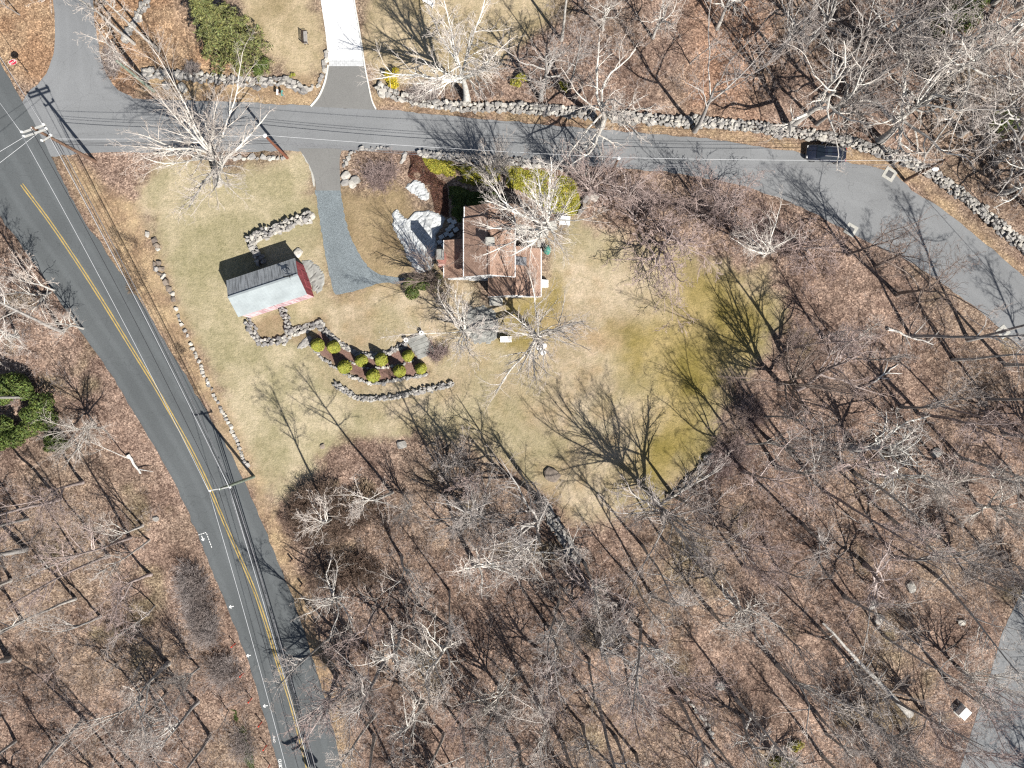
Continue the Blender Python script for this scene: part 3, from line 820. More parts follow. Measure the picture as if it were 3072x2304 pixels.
boulder(895, 760, 1.0, 'long pale stone post leaning at the back corner of the barn', 'stone_pale')

# ------------------------------------------------------------------ bedrock ledges and flagstones
def ledge(name, label, poly_px, hmax, mat, cell=0.22, seed=1, cat='rock ledge'):
    poly = px_poly(poly_px); a = np.array(poly)
    org = a.mean(0)
    xs = np.arange(a[:, 0].min() - 0.3, a[:, 0].max() + 0.3, cell); ys = np.arange(a[:, 1].min() - 0.3, a[:, 1].max() + 0.3, cell)
    X, Y = np.meshgrid(xs, ys)
    X = X + (vnoise(X * 3, Y * 3, seed) - 0.5) * cell * 0.7; Y = Y + (vnoise(X * 3 + 50, Y * 3, seed) - 0.5) * cell * 0.7
    d = -sdf(poly, X, Y) + (fbm(X * 0.9, Y * 0.9, seed + 4, 3) - 0.5) * 0.7
    # fractured steps: nearest of scattered seed points gives each block its own level and dip
    rs = np.random.default_rng(seed); nb = max(6, int(len(xs) * len(ys) * cell * cell / 1.6))
    sx = rs.uniform(xs[0], xs[-1], nb); sy = rs.uniform(ys[0], ys[-1], nb)
    D = (X[..., None] - sx) ** 2 + ((Y[..., None] - sy) * 1.7) ** 2
    k = D.argmin(-1); srt = np.sort(D, -1); crack = np.sqrt(srt[..., 1]) - np.sqrt(srt[..., 0])
    lev = rs.uniform(-0.07, 0.07, nb)[k] + (X - sx[k]) * rs.normal(0, 0.03, nb)[k] + (Y - sy[k]) * rs.normal(0, 0.03, nb)[k]
    z = np.minimum(hmax, d * 1.1) + lev * np.clip(d, 0, 1) - 0.09 * (crack < 0.12) * np.clip(d * 2, 0, 1) + (fbm(X * 2, Y * 2, seed + 8, 3) - 0.5) * 0.05
    z = np.where(d > 0, np.maximum(z, 0.01), -0.15)
    ny, nx = X.shape; idx = np.arange(nx * ny).reshape(ny, nx)
    q = np.stack([idx[:-1, :-1], idx[:-1, 1:], idx[1:, 1:], idx[1:, :-1]], -1).reshape(-1, 4)
    keep = (d.ravel()[q] > -0.12).any(1); q = q[keep]
    me = mesh_np(name, np.stack([X.ravel() - org[0], Y.ravel() - org[1], z.ravel()], 1), quads=q, mats=[M[mat]])
    bm = bmesh.new(); bm.from_mesh(me)
    bmesh.ops.delete(bm, geom=[v for v in bm.verts if not v.link_faces], context='VERTS'); bm.to_mesh(me); bm.free()
    o = link(name, me, None, (org[0], org[1], 0.0))
    return tag(o, label, cat, kind='thing')
ledge('rock_ledge', 'large cracked pale bedrock ledge between the drive and the house', [(1174, 642), (1188, 626), (1205, 645), (1222, 655), (1247, 632), (1280, 630), (1309, 635), (1341, 656), (1330, 680), (1309, 708), (1305, 760), (1303, 798), (1282, 826), (1247, 816), (1216, 763), (1195, 715), (1178, 677)], 0.24, 'ledge', seed=3)
ledge('rock_ledge', 'smooth oval pale ledge above the big cracked one', [(1222, 548), (1243, 537), (1268, 548), (1291, 581), (1286, 600), (1268, 605), (1246, 589), (1220, 563)], 0.22, 'ledge', seed=7)
ledge('rock_ledge', 'narrow grey ledge beside the road wall left of the red-brown bed', [(1200, 462), (1219, 453), (1222, 470), (1212, 490), (1204, 505), (1196, 490)], 0.3, 'stone', seed=9)
ledge('rock_ledge', 'long grey rock slab under the terrace steps of the barn side', [(905, 1020), (925, 1005), (940, 1010), (925, 1035), (905, 1045), (890, 1046)], 0.15, 'stone', seed=12)

ledge('rock_ledge', 'grey split rock slab at the right end of the barn', [(908, 786), (930, 782), (960, 797), (972, 815), (976, 845), (966, 868), (950, 885), (934, 872), (920, 830)], 0.12, 'flagstone', seed=15)
ledge('stone_terrace', 'round grey terrace under the white tree below the house', [(1390, 960), (1410, 925), (1450, 915), (1485, 930), (1500, 970), (1495, 1010), (1465, 1035), (1420, 1030), (1395, 1000)], 0.06, 'flagstone', seed=16, cat='terrace')
fl = thing('flagstone_patio', 'pale stone patio against the right side of the main house', 'patio', P(1575, 690))
for pts in ([(1549, 676), (1580, 676), (1582, 700), (1549, 708)], [(1582, 678), (1600, 684), (1604, 704), (1584, 700)], [(1608, 690), (1640, 680), (1645, 705), (1612, 716)], [(1645, 668), (1668, 662), (1672, 690), (1648, 694)],
            [(1570, 720), (1600, 712), (1608, 735), (1580, 740)], [(1612, 720), (1636, 716), (1632, 740), (1612, 742)]):
    mb = MB(P(1575, 690)); mb.prism([(P(*a).x, P(*a).y) for a in pts], -0.05, 0.05 + SR.random() * 0.03); mb.build('flagstone', M['concrete'], fl, bevel=0.02)
st = thing('stone_steps', 'broad grey stone steps between the two white urns', 'steps', P(1255, 1025))
u = (P(1282, 1002) - P(1226, 1024)).normalized(); v = Vector((u.y, -u.x, 0))
for i in range(5):
    c = P(1246, 1008) + v * (0.55 * i + 0.3) + u * (0.12 * i)
    mb = MB(P(1255, 1025)); mb.box((c.x, c.y, 0.28 - 0.05 * i), (2.35, 0.53, 0.20), math.atan2(u.y, u.x)); mb.build('step', M['flagstone'], st, bevel=0.02)
st = thing('stone_steps', 'shaded stone steps climbing to the left side of the house', 'steps', P(1352, 690))
for i, (x, y) in enumerate([(1350, 662), (1362, 668), (1356, 680), (1345, 690), (1368, 690), (1340, 703), (1354, 706), (1325, 712), (1320, 726), (1332, 736)]):
    mb = MB(P(1352, 690)); c = P(x, y); mb.box((c.x, c.y, 0.10 + 0.02 * (i % 4)), (0.62, 0.50, 0.22), R(30)); mb.build('step', M['ledge'], st, bevel=0.03)
# ------------------------------------------------------------------ roofs
def mk_shingle(name, c1, c2, mortar, w=0.30, h=0.16, streak=0.0):
    m, nt, b = new_mat(name, 0.95, 0.05)
    uv = nt.nodes.new("ShaderNodeUVMap")
    br = node(nt, "ShaderNodeTexBrick"); br.offset = 0.5
    br.inputs["Color1"].default_value = (*c1, 1); br.inputs["Color2"].default_value = (*c2, 1); br.inputs["Mortar"].default_value = (*mortar, 1)
    br.inputs["Scale"].default_value = 1.0; br.inputs["Mortar Size"].default_value = 0.016; br.inputs["Brick Width"].default_value = w; br.inputs["Row Height"].default_value = h
    br.inputs["Bias"].default_value = 0.0
    nt.links.new(uv.outputs[0], br.inputs["Vector"])
    v = geo_pos(nt)
    n = ramp(nt, noise(nt, v, 0.7, 5, 0.6), [(0.3, (0.84, 0.84, 0.84)), (0.7, (1.1, 1.1, 1.1))])
    colr = mul(nt, br.outputs["Color"], n)
    if streak:
        sc = node(nt, "ShaderNodeMapping"); sc.inputs["Scale"].default_value = (5.0, 0.5, 1)
        nt.links.new(uv.outputs[0], sc.inputs[0])
        s = ramp(nt, noise(nt, sc.outputs[0], 1.0, 4), [(0.45, (1, 1, 1)), (0.62, (1 - streak, 1 - streak, 1 - streak))])
        colr = mul(nt, colr, s)
    nt.links.new(colr, b.inputs["Base Color"])
    return m
M['roof_brown'] = mk_shingle('roof_brown', (0.43, 0.293, 0.222), (0.33, 0.216, 0.162), (0.17, 0.11, 0.085), 0.34, 0.165)
M['roof_light'] = mk_shingle('roof_light', (0.335, 0.372, 0.378), (0.315, 0.352, 0.36), (0.27, 0.30, 0.31), 0.9, 0.15)
M['roof_rear_brightened'] = mk_shingle('roof_rear_brightened', (0.40, 0.42, 0.43), (0.36, 0.378, 0.39), (0.22, 0.23, 0.24), 0.9, 0.15, 0.5)  # same shingles as the front, base colours raised against the rear slope's grazing sun

def roof_slope(name, e0, e1, r0, r1, mat, parent, origin, course=0.165, thick=0.10, lift=0.012):
    """a slope from the eave line e0-e1 to the ridge line r0-r1, laid in overlapping courses"""
    e0, e1, r0, r1 = [Vector(a) - Vector(origin) for a in (e0, e1, r0, r1)]
    L = (r0 - e0).length; n = max(2, round(L / course)); W = (e1 - e0).length
    nrm = (e1 - e0).cross(r0 - e0).normalized()
    if nrm.z < 0: nrm = -nrm
    vs = []; fs = []; uvs = []
    for i in range(n):
        a0 = e0.lerp(r0, i / n); a1 = e1.lerp(r1, i / n); b0 = e0.lerp(r0, (i + 1) / n); b1 = e1.lerp(r1, (i + 1) / n)
        k = len(vs)
        vs += [a0, a1, a0 + nrm * lift, a1 + nrm * lift, b0 + nrm * 0.001, b1 + nrm * 0.001]
        fs += [(k, k + 1, k + 3, k + 2), (k + 2, k + 3, k + 5, k + 4)]
        v0 = i * course; v1 = (i + 1) * course - 0.002
        uvs += [(0, v0), (W, v0), (W, v0), (0, v0), (0, v0 + 0.004), (W, v0 + 0.004), (W, v1), (0, v1)]
    k = len(vs)
    dn = -nrm * thick
    vs += [e0 + dn, e1 + dn, r0 + dn, r1 + dn, e0, e1, r0, r1]
    ex = [(k, k + 2, k + 3, k + 1), (k, k + 1, k + 5, k + 4), (k, k + 4, k + 6, k + 2), (k + 1, k + 3, k + 7, k + 5)]
    fs += ex; uvs += [(0, 0)] * (4 * len(ex))
    me = bpy.data.meshes.new(name); me.from_pydata([tuple(a) for a in vs], [], fs)
    ul = me.uv_layers.new(name="UVMap"); ul.data.foreach_set("uv", np.array(uvs, np.float32).ravel())
    me.materials.append(mat)
    bm = bmesh.new(); bm.from_mesh(me); bmesh.ops.recalc_face_normals(bm, faces=bm.faces); bm.to_mesh(me); bm.free()
    return link(name, me, parent)

# ------------------------------------------------------------------ the house
M['siding'] = plain('siding', (0.76, 0.76, 0.75), 0.8, 0.05, 2)
def mk_brick():
    m, nt, b = new_mat('brick', 0.95, 0.05)
    br = node(nt, "ShaderNodeTexBrick"); v = coords(nt)
    mp = node(nt, "ShaderNodeMapping"); mp.inputs["Rotation"].default_value = (R(90), 0, 0); nt.links.new(v, mp.inputs[0])
    br.inputs["Color1"].default_value = (0.42, 0.13, 0.10, 1); br.inputs["Color2"].default_value = (0.52, 0.22, 0.17, 1); br.inputs["Mortar"].default_value = (0.5, 0.36, 0.32, 1)
    br.inputs["Scale"].default_value = 1; br.inputs["Brick Width"].default_value = 0.24; br.inputs["Row Height"].default_value = 0.08; br.inputs["Mortar Size"].default_value = 0.012
    nt.links.new(mp.outputs[0], br.inputs["Vector"]); nt.links.new(br.outputs["Color"], b.inputs["Base Color"])
    return m
M['brick'] = mk_brick()
HO = Vector((-2.5, 14.5, 0))
house = thing('house', 'white house with brown shingle roofs and two chimneys', 'house', HO)
def hmb(): return MB(HO)
def gable_body(x0, x1, y0, y1, eave, ridge, name='wall'):
    """walls with gable ends facing north and south"""
    xm = (x0 + x1) / 2
    mb = hmb()
    ring = [(x0, eave), (xm, ridge), (x1, eave)]
    vs = [(x0, y0, -0.2), (x1, y0, -0.2), (x1, y0, eave), (xm, y0, ridge), (x0, y0, eave), (x0, y1, -0.2), (x1, y1, -0.2), (x1, y1, eave), (xm, y1, ridge), (x0, y1, eave)]
    fs = [(0, 1, 2, 3, 4), (9, 8, 7, 6, 5), (1, 6, 7, 2), (5, 0, 4, 9), (2, 7, 8, 3), (3, 8, 9, 4)]
    mb.add(vs, fs)
    return mb.build(name, M['siding'], house)
def clap(x0, x1, y, z0, z1, out, parent, axis='y'):
    """overlapping clapboards as one siding part"""
    mb = hmb(); n = int((z1 - z0) / 0.2)
    for i in range(n):
        z = z0 + i * 0.2
        if axis == 'y':
            mb.add([(x0, y + out * 0.030, z), (x1, y + out * 0.030, z), (x1, y + out * 0.006, z + 0.19), (x0, y + out * 0.006, z + 0.19), (x0, y + out * 0.002, z), (x1, y + out * 0.002, z)], [(0, 1, 2, 3) if out < 0 else (3, 2, 1, 0), (4, 5, 1, 0) if out < 0 else (0, 1, 5, 4)])
        else:
            mb.add([(y + out * 0.030, x0, z), (y + out * 0.030, x1, z), (y + out * 0.006, x1, z + 0.19), (y + out * 0.006, x0, z + 0.19), (y + out * 0.002, x0, z), (y + out * 0.002, x1, z)], [(0, 1, 2, 3) if out > 0 else (3, 2, 1, 0), (4, 5, 1, 0) if out > 0 else (0, 1, 5, 4)])
    o = mb.build('clapboard', M['siding'], parent); o['kind'] = 'stuff'
    return o
MW = gable_body(-5.12, 0.02, 12.42, 19.82, 4.85, 6.35)
clap(-5.12, 0.02, 12.42, 0.0, 4.8, -1, MW); clap(12.42, 19.82, -5.12, 0.0, 4.8, -1, MW, 'x'); clap(12.42, 19.82, 0.02, 0.0, 4.8, 1, MW, 'x')
for s, (xe, nm) in ((-1, (-5.42, 'roof')), (1, (0.30, 'roof'))):
    xr = -2.56
    rf = roof_slope('roof', (xe, 12.12, 4.95), (xe, 18.70, 4.95), (xr, 12.12, 6.60), (xr, 18.70, 6.60), M['roof_brown'], house, HO)
    xe2 = xe - s * 0.06
    roof_slope('roof', (xe2, 18.70, 4.75), (xe2, 20.07, 4.75), (xr, 18.70, 6.36), (xr, 20.07, 6.36), M['roof_brown'], house, HO)
    mb = hmb(); mb.box((xe + s * 0.06, 15.41, 4.93), (0.11, 6.58, 0.12)); mb.build('gutter', M['white_wood'], house)
    mb = hmb(); mb.box((xe2 + s * 0.05, 19.385, 4.73), (0.11, 1.37, 0.12)); mb.build('gutter', M['white_wood'], house)
    # rake boards on the south gable
    mb = hmb(); mb.bar((xe, 12.09, 4.86), (xr, 12.09, 6.50), 0.05, 0.20); mb.build('rake_board', M['white_wood'], house)
mb = hmb(); mb.bar((-2.56, 12.12, 6.625), (-2.56, 18.70, 6.625), 0.26, 0.05); mb.build('ridge_cap', M['roof_brown'], house)
# west wing: a lean-to roof against the main wall
mb = hmb(); mb.add([(-7.6, 12.5, -0.2), (-5.12, 12.5, -0.2), (-5.12, 12.5, 3.55), (-7.6, 12.5, 2.7), (-7.6, 16.45, -0.2), (-5.12, 16.45, -0.2), (-5.12, 16.45, 3.55), (-7.6, 16.45, 2.7)],
                   [(0, 1, 2, 3), (7, 6, 5, 4), (4, 0, 3, 7), (3, 2, 6, 7)])
WW = mb.build('wall', M['siding'], house)
clap(-7.6, -5.12, 12.5, 0.0, 2.7, -1, WW); clap(12.5, 16.45, -7.6, 0.0, 2.7, -1, WW, 'x')
roof_slope('roof', (-7.88, 12.27, 2.76), (-7.88, 16.69, 2.76), (-5.15, 12.27, 3.72), (-5.15, 16.69, 3.72), M['roof_brown'], house, HO)
mb = hmb(); mb.box((-7.93, 14.48, 2.72), (0.10, 4.42, 0.12)); mb.build('gutter', M['white_wood'], house)
# east wing: lower gable running past the main house
EW = gable_body(-2.50, 3.05, 10.42, 15.45, 2.62, 4.2)
clap(-2.50, 3.05, 10.42, 0.0, 2.6, -1, EW); clap(10.42, 15.45, 3.05, 0.0, 2.6, 1, EW, 'x'); clap(10.42, 12.4, -2.50, 0.0, 2.6, -1, EW, 'x')
for s, xe in ((-1, -2.79), (1, 3.33)):
    roof_slope('roof', (xe, 10.14, 2.72), (xe, 15.72, 2.72), (0.27, 10.14, 4.40), (0.27, 15.72, 4.40), M['roof_brown'], house, HO)
    if s > 0:
        mb = hmb(); mb.box((xe + 0.06, 12.93, 2.70), (0.11, 5.58, 0.12)); mb.build('gutter', M['white_wood'], house)
    mb = hmb(); mb.bar((xe, 10.11, 2.63), (0.27, 10.11, 4.30), 0.05, 0.18); mb.build('rake_board', M['white_wood'], house)
mb = hmb(); mb.bar((0.33, 10.14, 4.42), (0.33, 12.1, 4.42), 0.24, 0.05); mb.build('ridge_cap', M['roof_brown'], house)
def window(x, y, z, w, h, out, axis='y'):
    mb = hmb(); t = 0.07
    f = lambda a, b, c, s: mb.box((x + a, y + out * 0.05, z + b), (c, 0.07, s)) if axis == 'y' else mb.box((x + out * 0.05, y + a, z + b), (0.07, c, s))
    f(0, h / 2 - t / 2, w, t); f(0, -h / 2 + t / 2, w, t); f(-w / 2 + t / 2, 0, t, h - 2 * t); f(w / 2 - t / 2, 0, t, h - 2 * t); f(0, 0, w - 2 * t, 0.04)
    wo = mb.build('window', M['white_wood'], house)
    mb = hmb()
    if axis == 'y': mb.box((x, y + out * 0.042, z), (w - 2 * t, 0.02, h - 2 * t))
    else: mb.box((x + out * 0.042, y, z), (0.02, w - 2 * t, h - 2 * t))
    mb.build('pane', M['glass'], wo)
for x in (-4.3, -3.2, -1.2): window(x, 12.39, 1.6, 0.8, 1.3, -1)
for x in (-4.1, -2.56, -1.0): window(x, 12.39, 3.7, 0.8, 1.2, -1)
for x in (-6.9, -5.9): window(x, 12.47, 1.5, 0.8, 1.1, -1)
for x in (-1.5, 0.3, 2.0): window(x, 10.39, 1.5, 0.9, 1.2, -1)
for y in (14.0, 17.0, 19.0): window(-5.15, y + 0.4, 4.0, 0.8, 1.0, -1, 'x')
for y in (16.6, 18.6): window(0.05, y, 3.6, 0.8, 1.2, 1, 'x'); window(0.05, y, 1.5, 0.8, 1.2, 1, 'x')
for y in (13.2, 14.6): window(3.08, y, 1.5, 0.8, 1.2, 1, 'x')
mb = hmb(); mb.box((-1.9, 10.37, 1.0), (0.95, 0.08, 2.05)); d = mb.build('door', M['grey_wood'], house)
mb = hmb(); mb.lathe((-1.55, 10.31, 1.0), [(0.03, 0), (0.045, 0.03), (0.03, 0.06)], 8); mb.build('handle', M['steel'], d)
mb = hmb(); mb.box((-1.9, 9.85, 0.14), (1.6, 0.9, 0.28)); mb.build('doorstep', M['concrete'], house, bevel=0.02)
# chimneys
mb = hmb(); mb.box((-8.03, 14.46, 2.98), (0.80, 1.05, 5.96)); mb.box((-8.08, 14.46, 1.4), (0.94, 1.55, 2.8)); c = mb.build('chimney', M['brick'], house)
mb = hmb(); mb.box((-8.03, 14.46, 6.02), (0.92, 1.18, 0.12)); mb.build('chimney_cap', M['flagstone'], c, bevel=0.02)
mb = hmb()
for dx, dy in ((-0.30, 0), (0.30, 0)): mb.box((-8.03 + dx, 14.46, 5.98 + 0.16), (0.12, 0.9, 0.12))
mb.build('chimney_vent', M['stone'], c)
mb = hmb(); mb.box((-2.40, 15.63, 6.75), (0.86, 0.72, 1.55)); c = mb.build('chimney', M['stone'], house)
mb = hmb(); mb.box((-2.40, 15.63, 7.57), (1.0, 0.86, 0.12)); mb.build('chimney_cap', M['concrete'], c, bevel=0.02)
def on_wing(x): return 4.40 - (x - 0.27) * (4.40 - 2.72) / (3.33 - 0.27)
mb = hmb(); zz = lambda x, o: on_wing(x) + o
mb.add([(0.40, 13.57, zz(0.40, .03)), (1.66, 13.57, zz(1.66, .03)), (1.66, 14.52, zz(1.66, .03)), (0.40, 14.52, zz(0.40, .03)), (0.40, 13.57, zz(0.40, .13)), (1.66, 13.57, zz(1.66, .13)), (1.66, 14.52, zz(1.66, .13)), (0.40, 14.52, zz(0.40, .13))],
       [(3, 2, 1, 0), (4, 5, 6, 7), (0, 1, 5, 4), (1, 2, 6, 5), (2, 3, 7, 6), (3, 0, 4, 7)])
s = mb.build('skylight', M['cable_grey'], house)
mb = hmb(); mb.add([(0.48, 13.65, zz(0.48, .135)), (1.58, 13.65, zz(1.58, .135)), (1.58, 14.44, zz(1.58, .135)), (0.48, 14.44, zz(0.48, .135))], [(0, 1, 2, 3)]); mb.build('pane', M['cable_grey'], s)
# cellar bulkhead on the east wall
mb = hmb(); mb.add([(3.10, 11.55, -0.1), (4.33, 11.55, -0.1), (4.33, 12.40, -0.1), (3.10, 12.40, -0.1), (3.10, 11.55, 1.25), (4.33, 11.55, 0.65), (4.33, 12.40, 0.65), (3.10, 12.40, 1.25)],
       [(3, 2, 1, 0), (4, 5, 6, 7), (0, 1, 5, 4), (1, 2, 6, 5), (2, 3, 7, 6), (3, 0, 4, 7)]); mb.build('cellar_bulkhead', M['white_wood'], house, bevel=0.02)

# ------------------------------------------------------------------ the barn
def mk_barn(name, c, c2):
    m, nt, b = new_mat(name, 0.9, 0.1)
    v = coords(nt); mp = node(nt, "ShaderNodeMapping"); mp.inputs["Scale"].default_value = (6, 6, 0.6); nt.links.new(v, mp.inputs[0])
    oi = nt.nodes.new("ShaderNodeObjectInfo")
    n = ramp(nt, noise(nt, mp.outputs[0], 1.2, 5, 0.65), [(0.35, c), (0.62, c2)])
    r = ramp(nt, oi.outputs["Random"], [(0, (0.8, 0.8, 0.8)), (1, (1.15, 1.15, 1.15))])
    nt.links.new(mul(nt, n, r), b.inputs["Base Color"]); return m
M['barn_red'] = mk_barn('barn_red', (0.25, 0.045, 0.06), (0.36, 0.11, 0.12))
M['barn_faded'] = mk_barn('barn_faded', (0.45, 0.24, 0.27), (0.66, 0.56, 0.58))
BO = Vector((-28.2, 11.09, 0)); BA = math.atan2(0.312, 0.95)
barn = thing('barn', 'small red board barn with pale grey shingle roof', 'barn', BO, BA)
bl = 4.02; bw = 1.98; be = 3.58; brd = 4.70
mb = MB(); mb.add([(-bl, -bw, -.2), (bl, -bw, -.2), (bl, bw, -.2), (-bl, bw, -.2), (-bl, -bw, be), (bl, -bw, be), (bl, bw, be), (-bl, bw, be), (-bl, 0, brd), (bl, 0, brd)],
                  [(0, 1, 5, 4), (2, 3, 7, 6), (1, 2, 6, 9, 5), (3, 0, 4, 8, 7), (4, 5, 9, 8), (6, 7, 8, 9)])
mb.build('wall', M['barn_red'], barn)
def slab(x0, x1, y0, y1, z1a, z1b, mat, axis, parent):
    mb = MB()
    if axis == 'x':
        mb.add([(x0, y0, 0.1), (x1, y0, 0.1), (x1, y1, 0.1), (x0, y1, 0.1), (x0, y0, z1a), (x1, y0, z1b), (x1, y1, z1b), (x0, y1, z1a)], [(3, 2, 1, 0), (4, 5, 6, 7), (0, 1, 5, 4), (1, 2, 6, 5), (2, 3, 7, 6), (3, 0, 4, 7)])
    else:
        mb.add([(x0, y0, 0.1), (x1, y0, 0.1), (x1, y1, 0.1), (x0, y1, 0.1), (x0, y0, z1a), (x1, y0, z1a), (x1, y1, z1b), (x0, y1, z1b)], [(3, 2, 1, 0), (4, 5, 6, 7), (0, 1, 5, 4), (1, 2, 6, 5), (2, 3, 7, 6), (3, 0, 4, 7)])
    return mb.build('board', mat, parent)
nb = 30; w = 2 * bl / nb
for i in range(nb):
    x = -bl + i * w
    slab(x + 0.008, x + w - 0.008, -bw - 0.035 - 0.012 * SR.random(), -bw - 0.002, be - 0.03, be - 0.03, M['barn_faded'], 'x', barn)
    slab(x + 0.008, x + w - 0.008, bw + 0.002, bw + 0.035, be - 0.03, be - 0.03, M['barn_red'], 'x', barn)
nb = 15; w = 2 * bw / nb
for s in (-1, 1):
    for i in range(nb):
        y = -bw + i * w; zt = lambda yy: brd - abs(yy) / bw * (brd - be) - 0.05
        x0, x1 = (bl + 0.002, bl + 0.04 + 0.012 * SR.random()) if s > 0 else (-bl - 0.04, -bl - 0.002)
        slab(x0, x1, y + 0.008, y + w - 0.008, zt(y + 0.008), zt(y + w - 0.008), M['barn_red'], 'y', barn)
for y0 in (-1.05, 0.05):
    mb = MB(); mb.box((bl + 0.075, y0 + 0.5, 1.15), (0.05, 0.98, 2.25)); d = mb.build('door', M['barn_red'], barn, bevel=0.01)
    mb = MB(); mb.box((bl + 0.115, y0 + 0.9 if y0 < 0 else y0 + 0.1, 1.1), (0.03, 0.05, 0.2)); mb.build('handle', M['black'], d)
for z in (1.7, 0.5):
    pass
mb = MB(); mb.box((-0.2, -bw - 0.06, 2.75), (0.28, 0.06, 0.10)); mb.build('vent', M['black'], barn)
roof_slope('roof', (-4.16, -2.22, 3.55), (4.16, -2.22, 3.55), (-4.16, 0, 4.85), (4.16, 0, 4.85), M['roof_light'], barn, (0, 0, 0), 0.15, 0.10, 0.006)
roof_slope('roof', (-4.16, 2.22, 3.55), (4.16, 2.22, 3.55), (-4.16, 0, 4.85), (4.16, 0, 4.85), M['roof_rear_brightened'], barn, (0, 0, 0), 0.15, 0.10, 0.006)
mb = MB(); mb.bar((-4.16, 0, 4.87), (4.16, 0, 4.87), 0.2, 0.05); mb.build('ridge_cap', M['roof_light'], barn)
# weathervane: a trotting horse on a rod
HORSE = [(0.0, 0.30), (0.06, 0.40), (0.02, 0.46), (0.08, 0.50), (0.17, 0.53), (0.22, 0.47), (0.26, 0.38), (0.36, 0.36), (0.55, 0.37), (0.62, 0.40), (0.74, 0.40), (0.86, 0.34), (0.84, 0.31), (0.72, 0.34), (0.66, 0.30), (0.66, 0.24), (0.76, 0.14), (0.74, 0.02), (0.70, 0.02), (0.70, 0.12), (0.60, 0.20), (0.56, 0.10), (0.50, 0.0), (0.46, 0.02), (0.52, 0.14), (0.50, 0.22), (0.34, 0.22), (0.30, 0.12), (0.36, 0.02), (0.32, 0.0), (0.25, 0.11), (0.24, 0.20), (0.14, 0.14), (0.10, 0.05), (0.06, 0.07), (0.10, 0.19), (0.20, 0.27), (0.17, 0.38), (0.08, 0.38)]
wv = thing('weathervane', 'black running-horse weathervane on the barn ridge', 'weathervane', BO + Matrix.Rotation(BA, 3, 'Z') @ Vector((3.3, 0, 4.86)), BA - 0.1)
mb = MB(); mb.tube([(0, 0, -0.05), (0, 0, 0.6)], 0.03, 8); mb.build('rod', M['black'], wv)
bm = bmesh.new()
vv = [bm.verts.new(((a - 0.43) * 1.3, -0.02, 0.38 + b * 1.3)) for a, b in HORSE]
f = bm.faces.new(vv); r = bmesh.ops.extrude_face_region(bm, geom=[f]); bmesh.ops.translate(bm, verts=[g for g in r['geom'] if isinstance(g, bmesh.types.BMVert)], vec=(0, 0.04, 0))
bmesh.ops.triangulate(bm, faces=bm.faces); bmesh.ops.recalc_face_normals(bm, faces=bm.faces)
me = bpy.data.meshes.new('horse'); bm.to_mesh(me); bm.free(); me.materials.append(M['black']); link('horse', me, wv)
mb = MB(); mb.bar((-0.35, 0, 0.25), (0.35, 0, 0.25), 0.025); mb.bar((0, -0.35, 0.25), (0, 0.35, 0.25), 0.025); mb.build('direction_arms', M['black'], wv)

# ------------------------------------------------------------------ garden things
def urn(x, y, label):
    t = thing('urn', label, 'planter', P(x, y), group='white urns at the terrace steps'); t.scale = (0.62, 0.62, 0.75)
    mb = MB(); mb.lathe((0, 0, 0), [(0.24, 0), (0.26, 0.06), (0.12, 0.12), (0.10, 0.22), (0.22, 0.34), (0.34, 0.55), (0.37, 0.70), (0.45, 0.74), (0.45, 0.79), (0.18, 0.80), (0.17, 0.66)], 20); mb.build('bowl', M['white_wood'], t, smooth=False)
    mb = MB(); mb.lathe((0, 0, 0), [(0.16, 0.60), (0.16, 0.70)], 14); mb.build('soil', M['soil'], t)
urn(1266, 1000, 'white urn at the upper right corner of the stone steps')
urn(1220, 1021, 'white urn at the lower left corner of the stone steps')
def table(x, y, w, d, h, rz, label, name='garden_table'):
    t = thing(name, label, 'table', P(x, y), rz)
    mb = MB(); n = 5
    for i in range(n):
        mb.box((0, -d / 2 + d / n * (i + 0.5), h - 0.02), (w, d / n - 0.012, 0.04))
    mb.box((0, 0, h - 0.07), (w * 0.9, d * 0.85, 0.05)); mb.build('tabletop', M['white_wood'], t)
    for sx in (-1, 1):
        for sy in (-1, 1):
            mb = MB(); mb.box((sx * (w / 2 - 0.09), sy * (d / 2 - 0.09), (h - 0.09) / 2), (0.08, 0.08, h - 0.09)); mb.build('leg', M['white_wood'], t)
table(1693, 666, 1.25, 1.1, 0.8, R(-4), 'white square table on the patio beside the bare tree right of the house')
table(1518, 1019, 1.35, 0.72, 0.75, R(1), 'white rectangular table on the lawn below the house')
for i, (x, y, r, lab) in enumerate([(1617, 1043, 0.33, 'left of three white round pots under the bare lawn tree'), (1631, 1038, 0.33, 'upper right of three white round pots under the bare lawn tree'), (1628, 1057, 0.36, 'lower of three white round pots under the bare lawn tree')]):
    mb = MB(P(x, y)); c = P(x, y); mb.lathe(c, [(r * 0.7, 0), (r * 0.8, 0.25), (r * 1.0, 0.55), (r * 1.08, 0.6), (r * 1.05, 0.66), (r * 0.6, 0.74), (r * 0.15, 0.78)], 18)
    o = mb.build('pot', M['white_wood'], None, smooth=True); o.location = c; tag(o, lab, 'pot', 'white pots on the lawn')
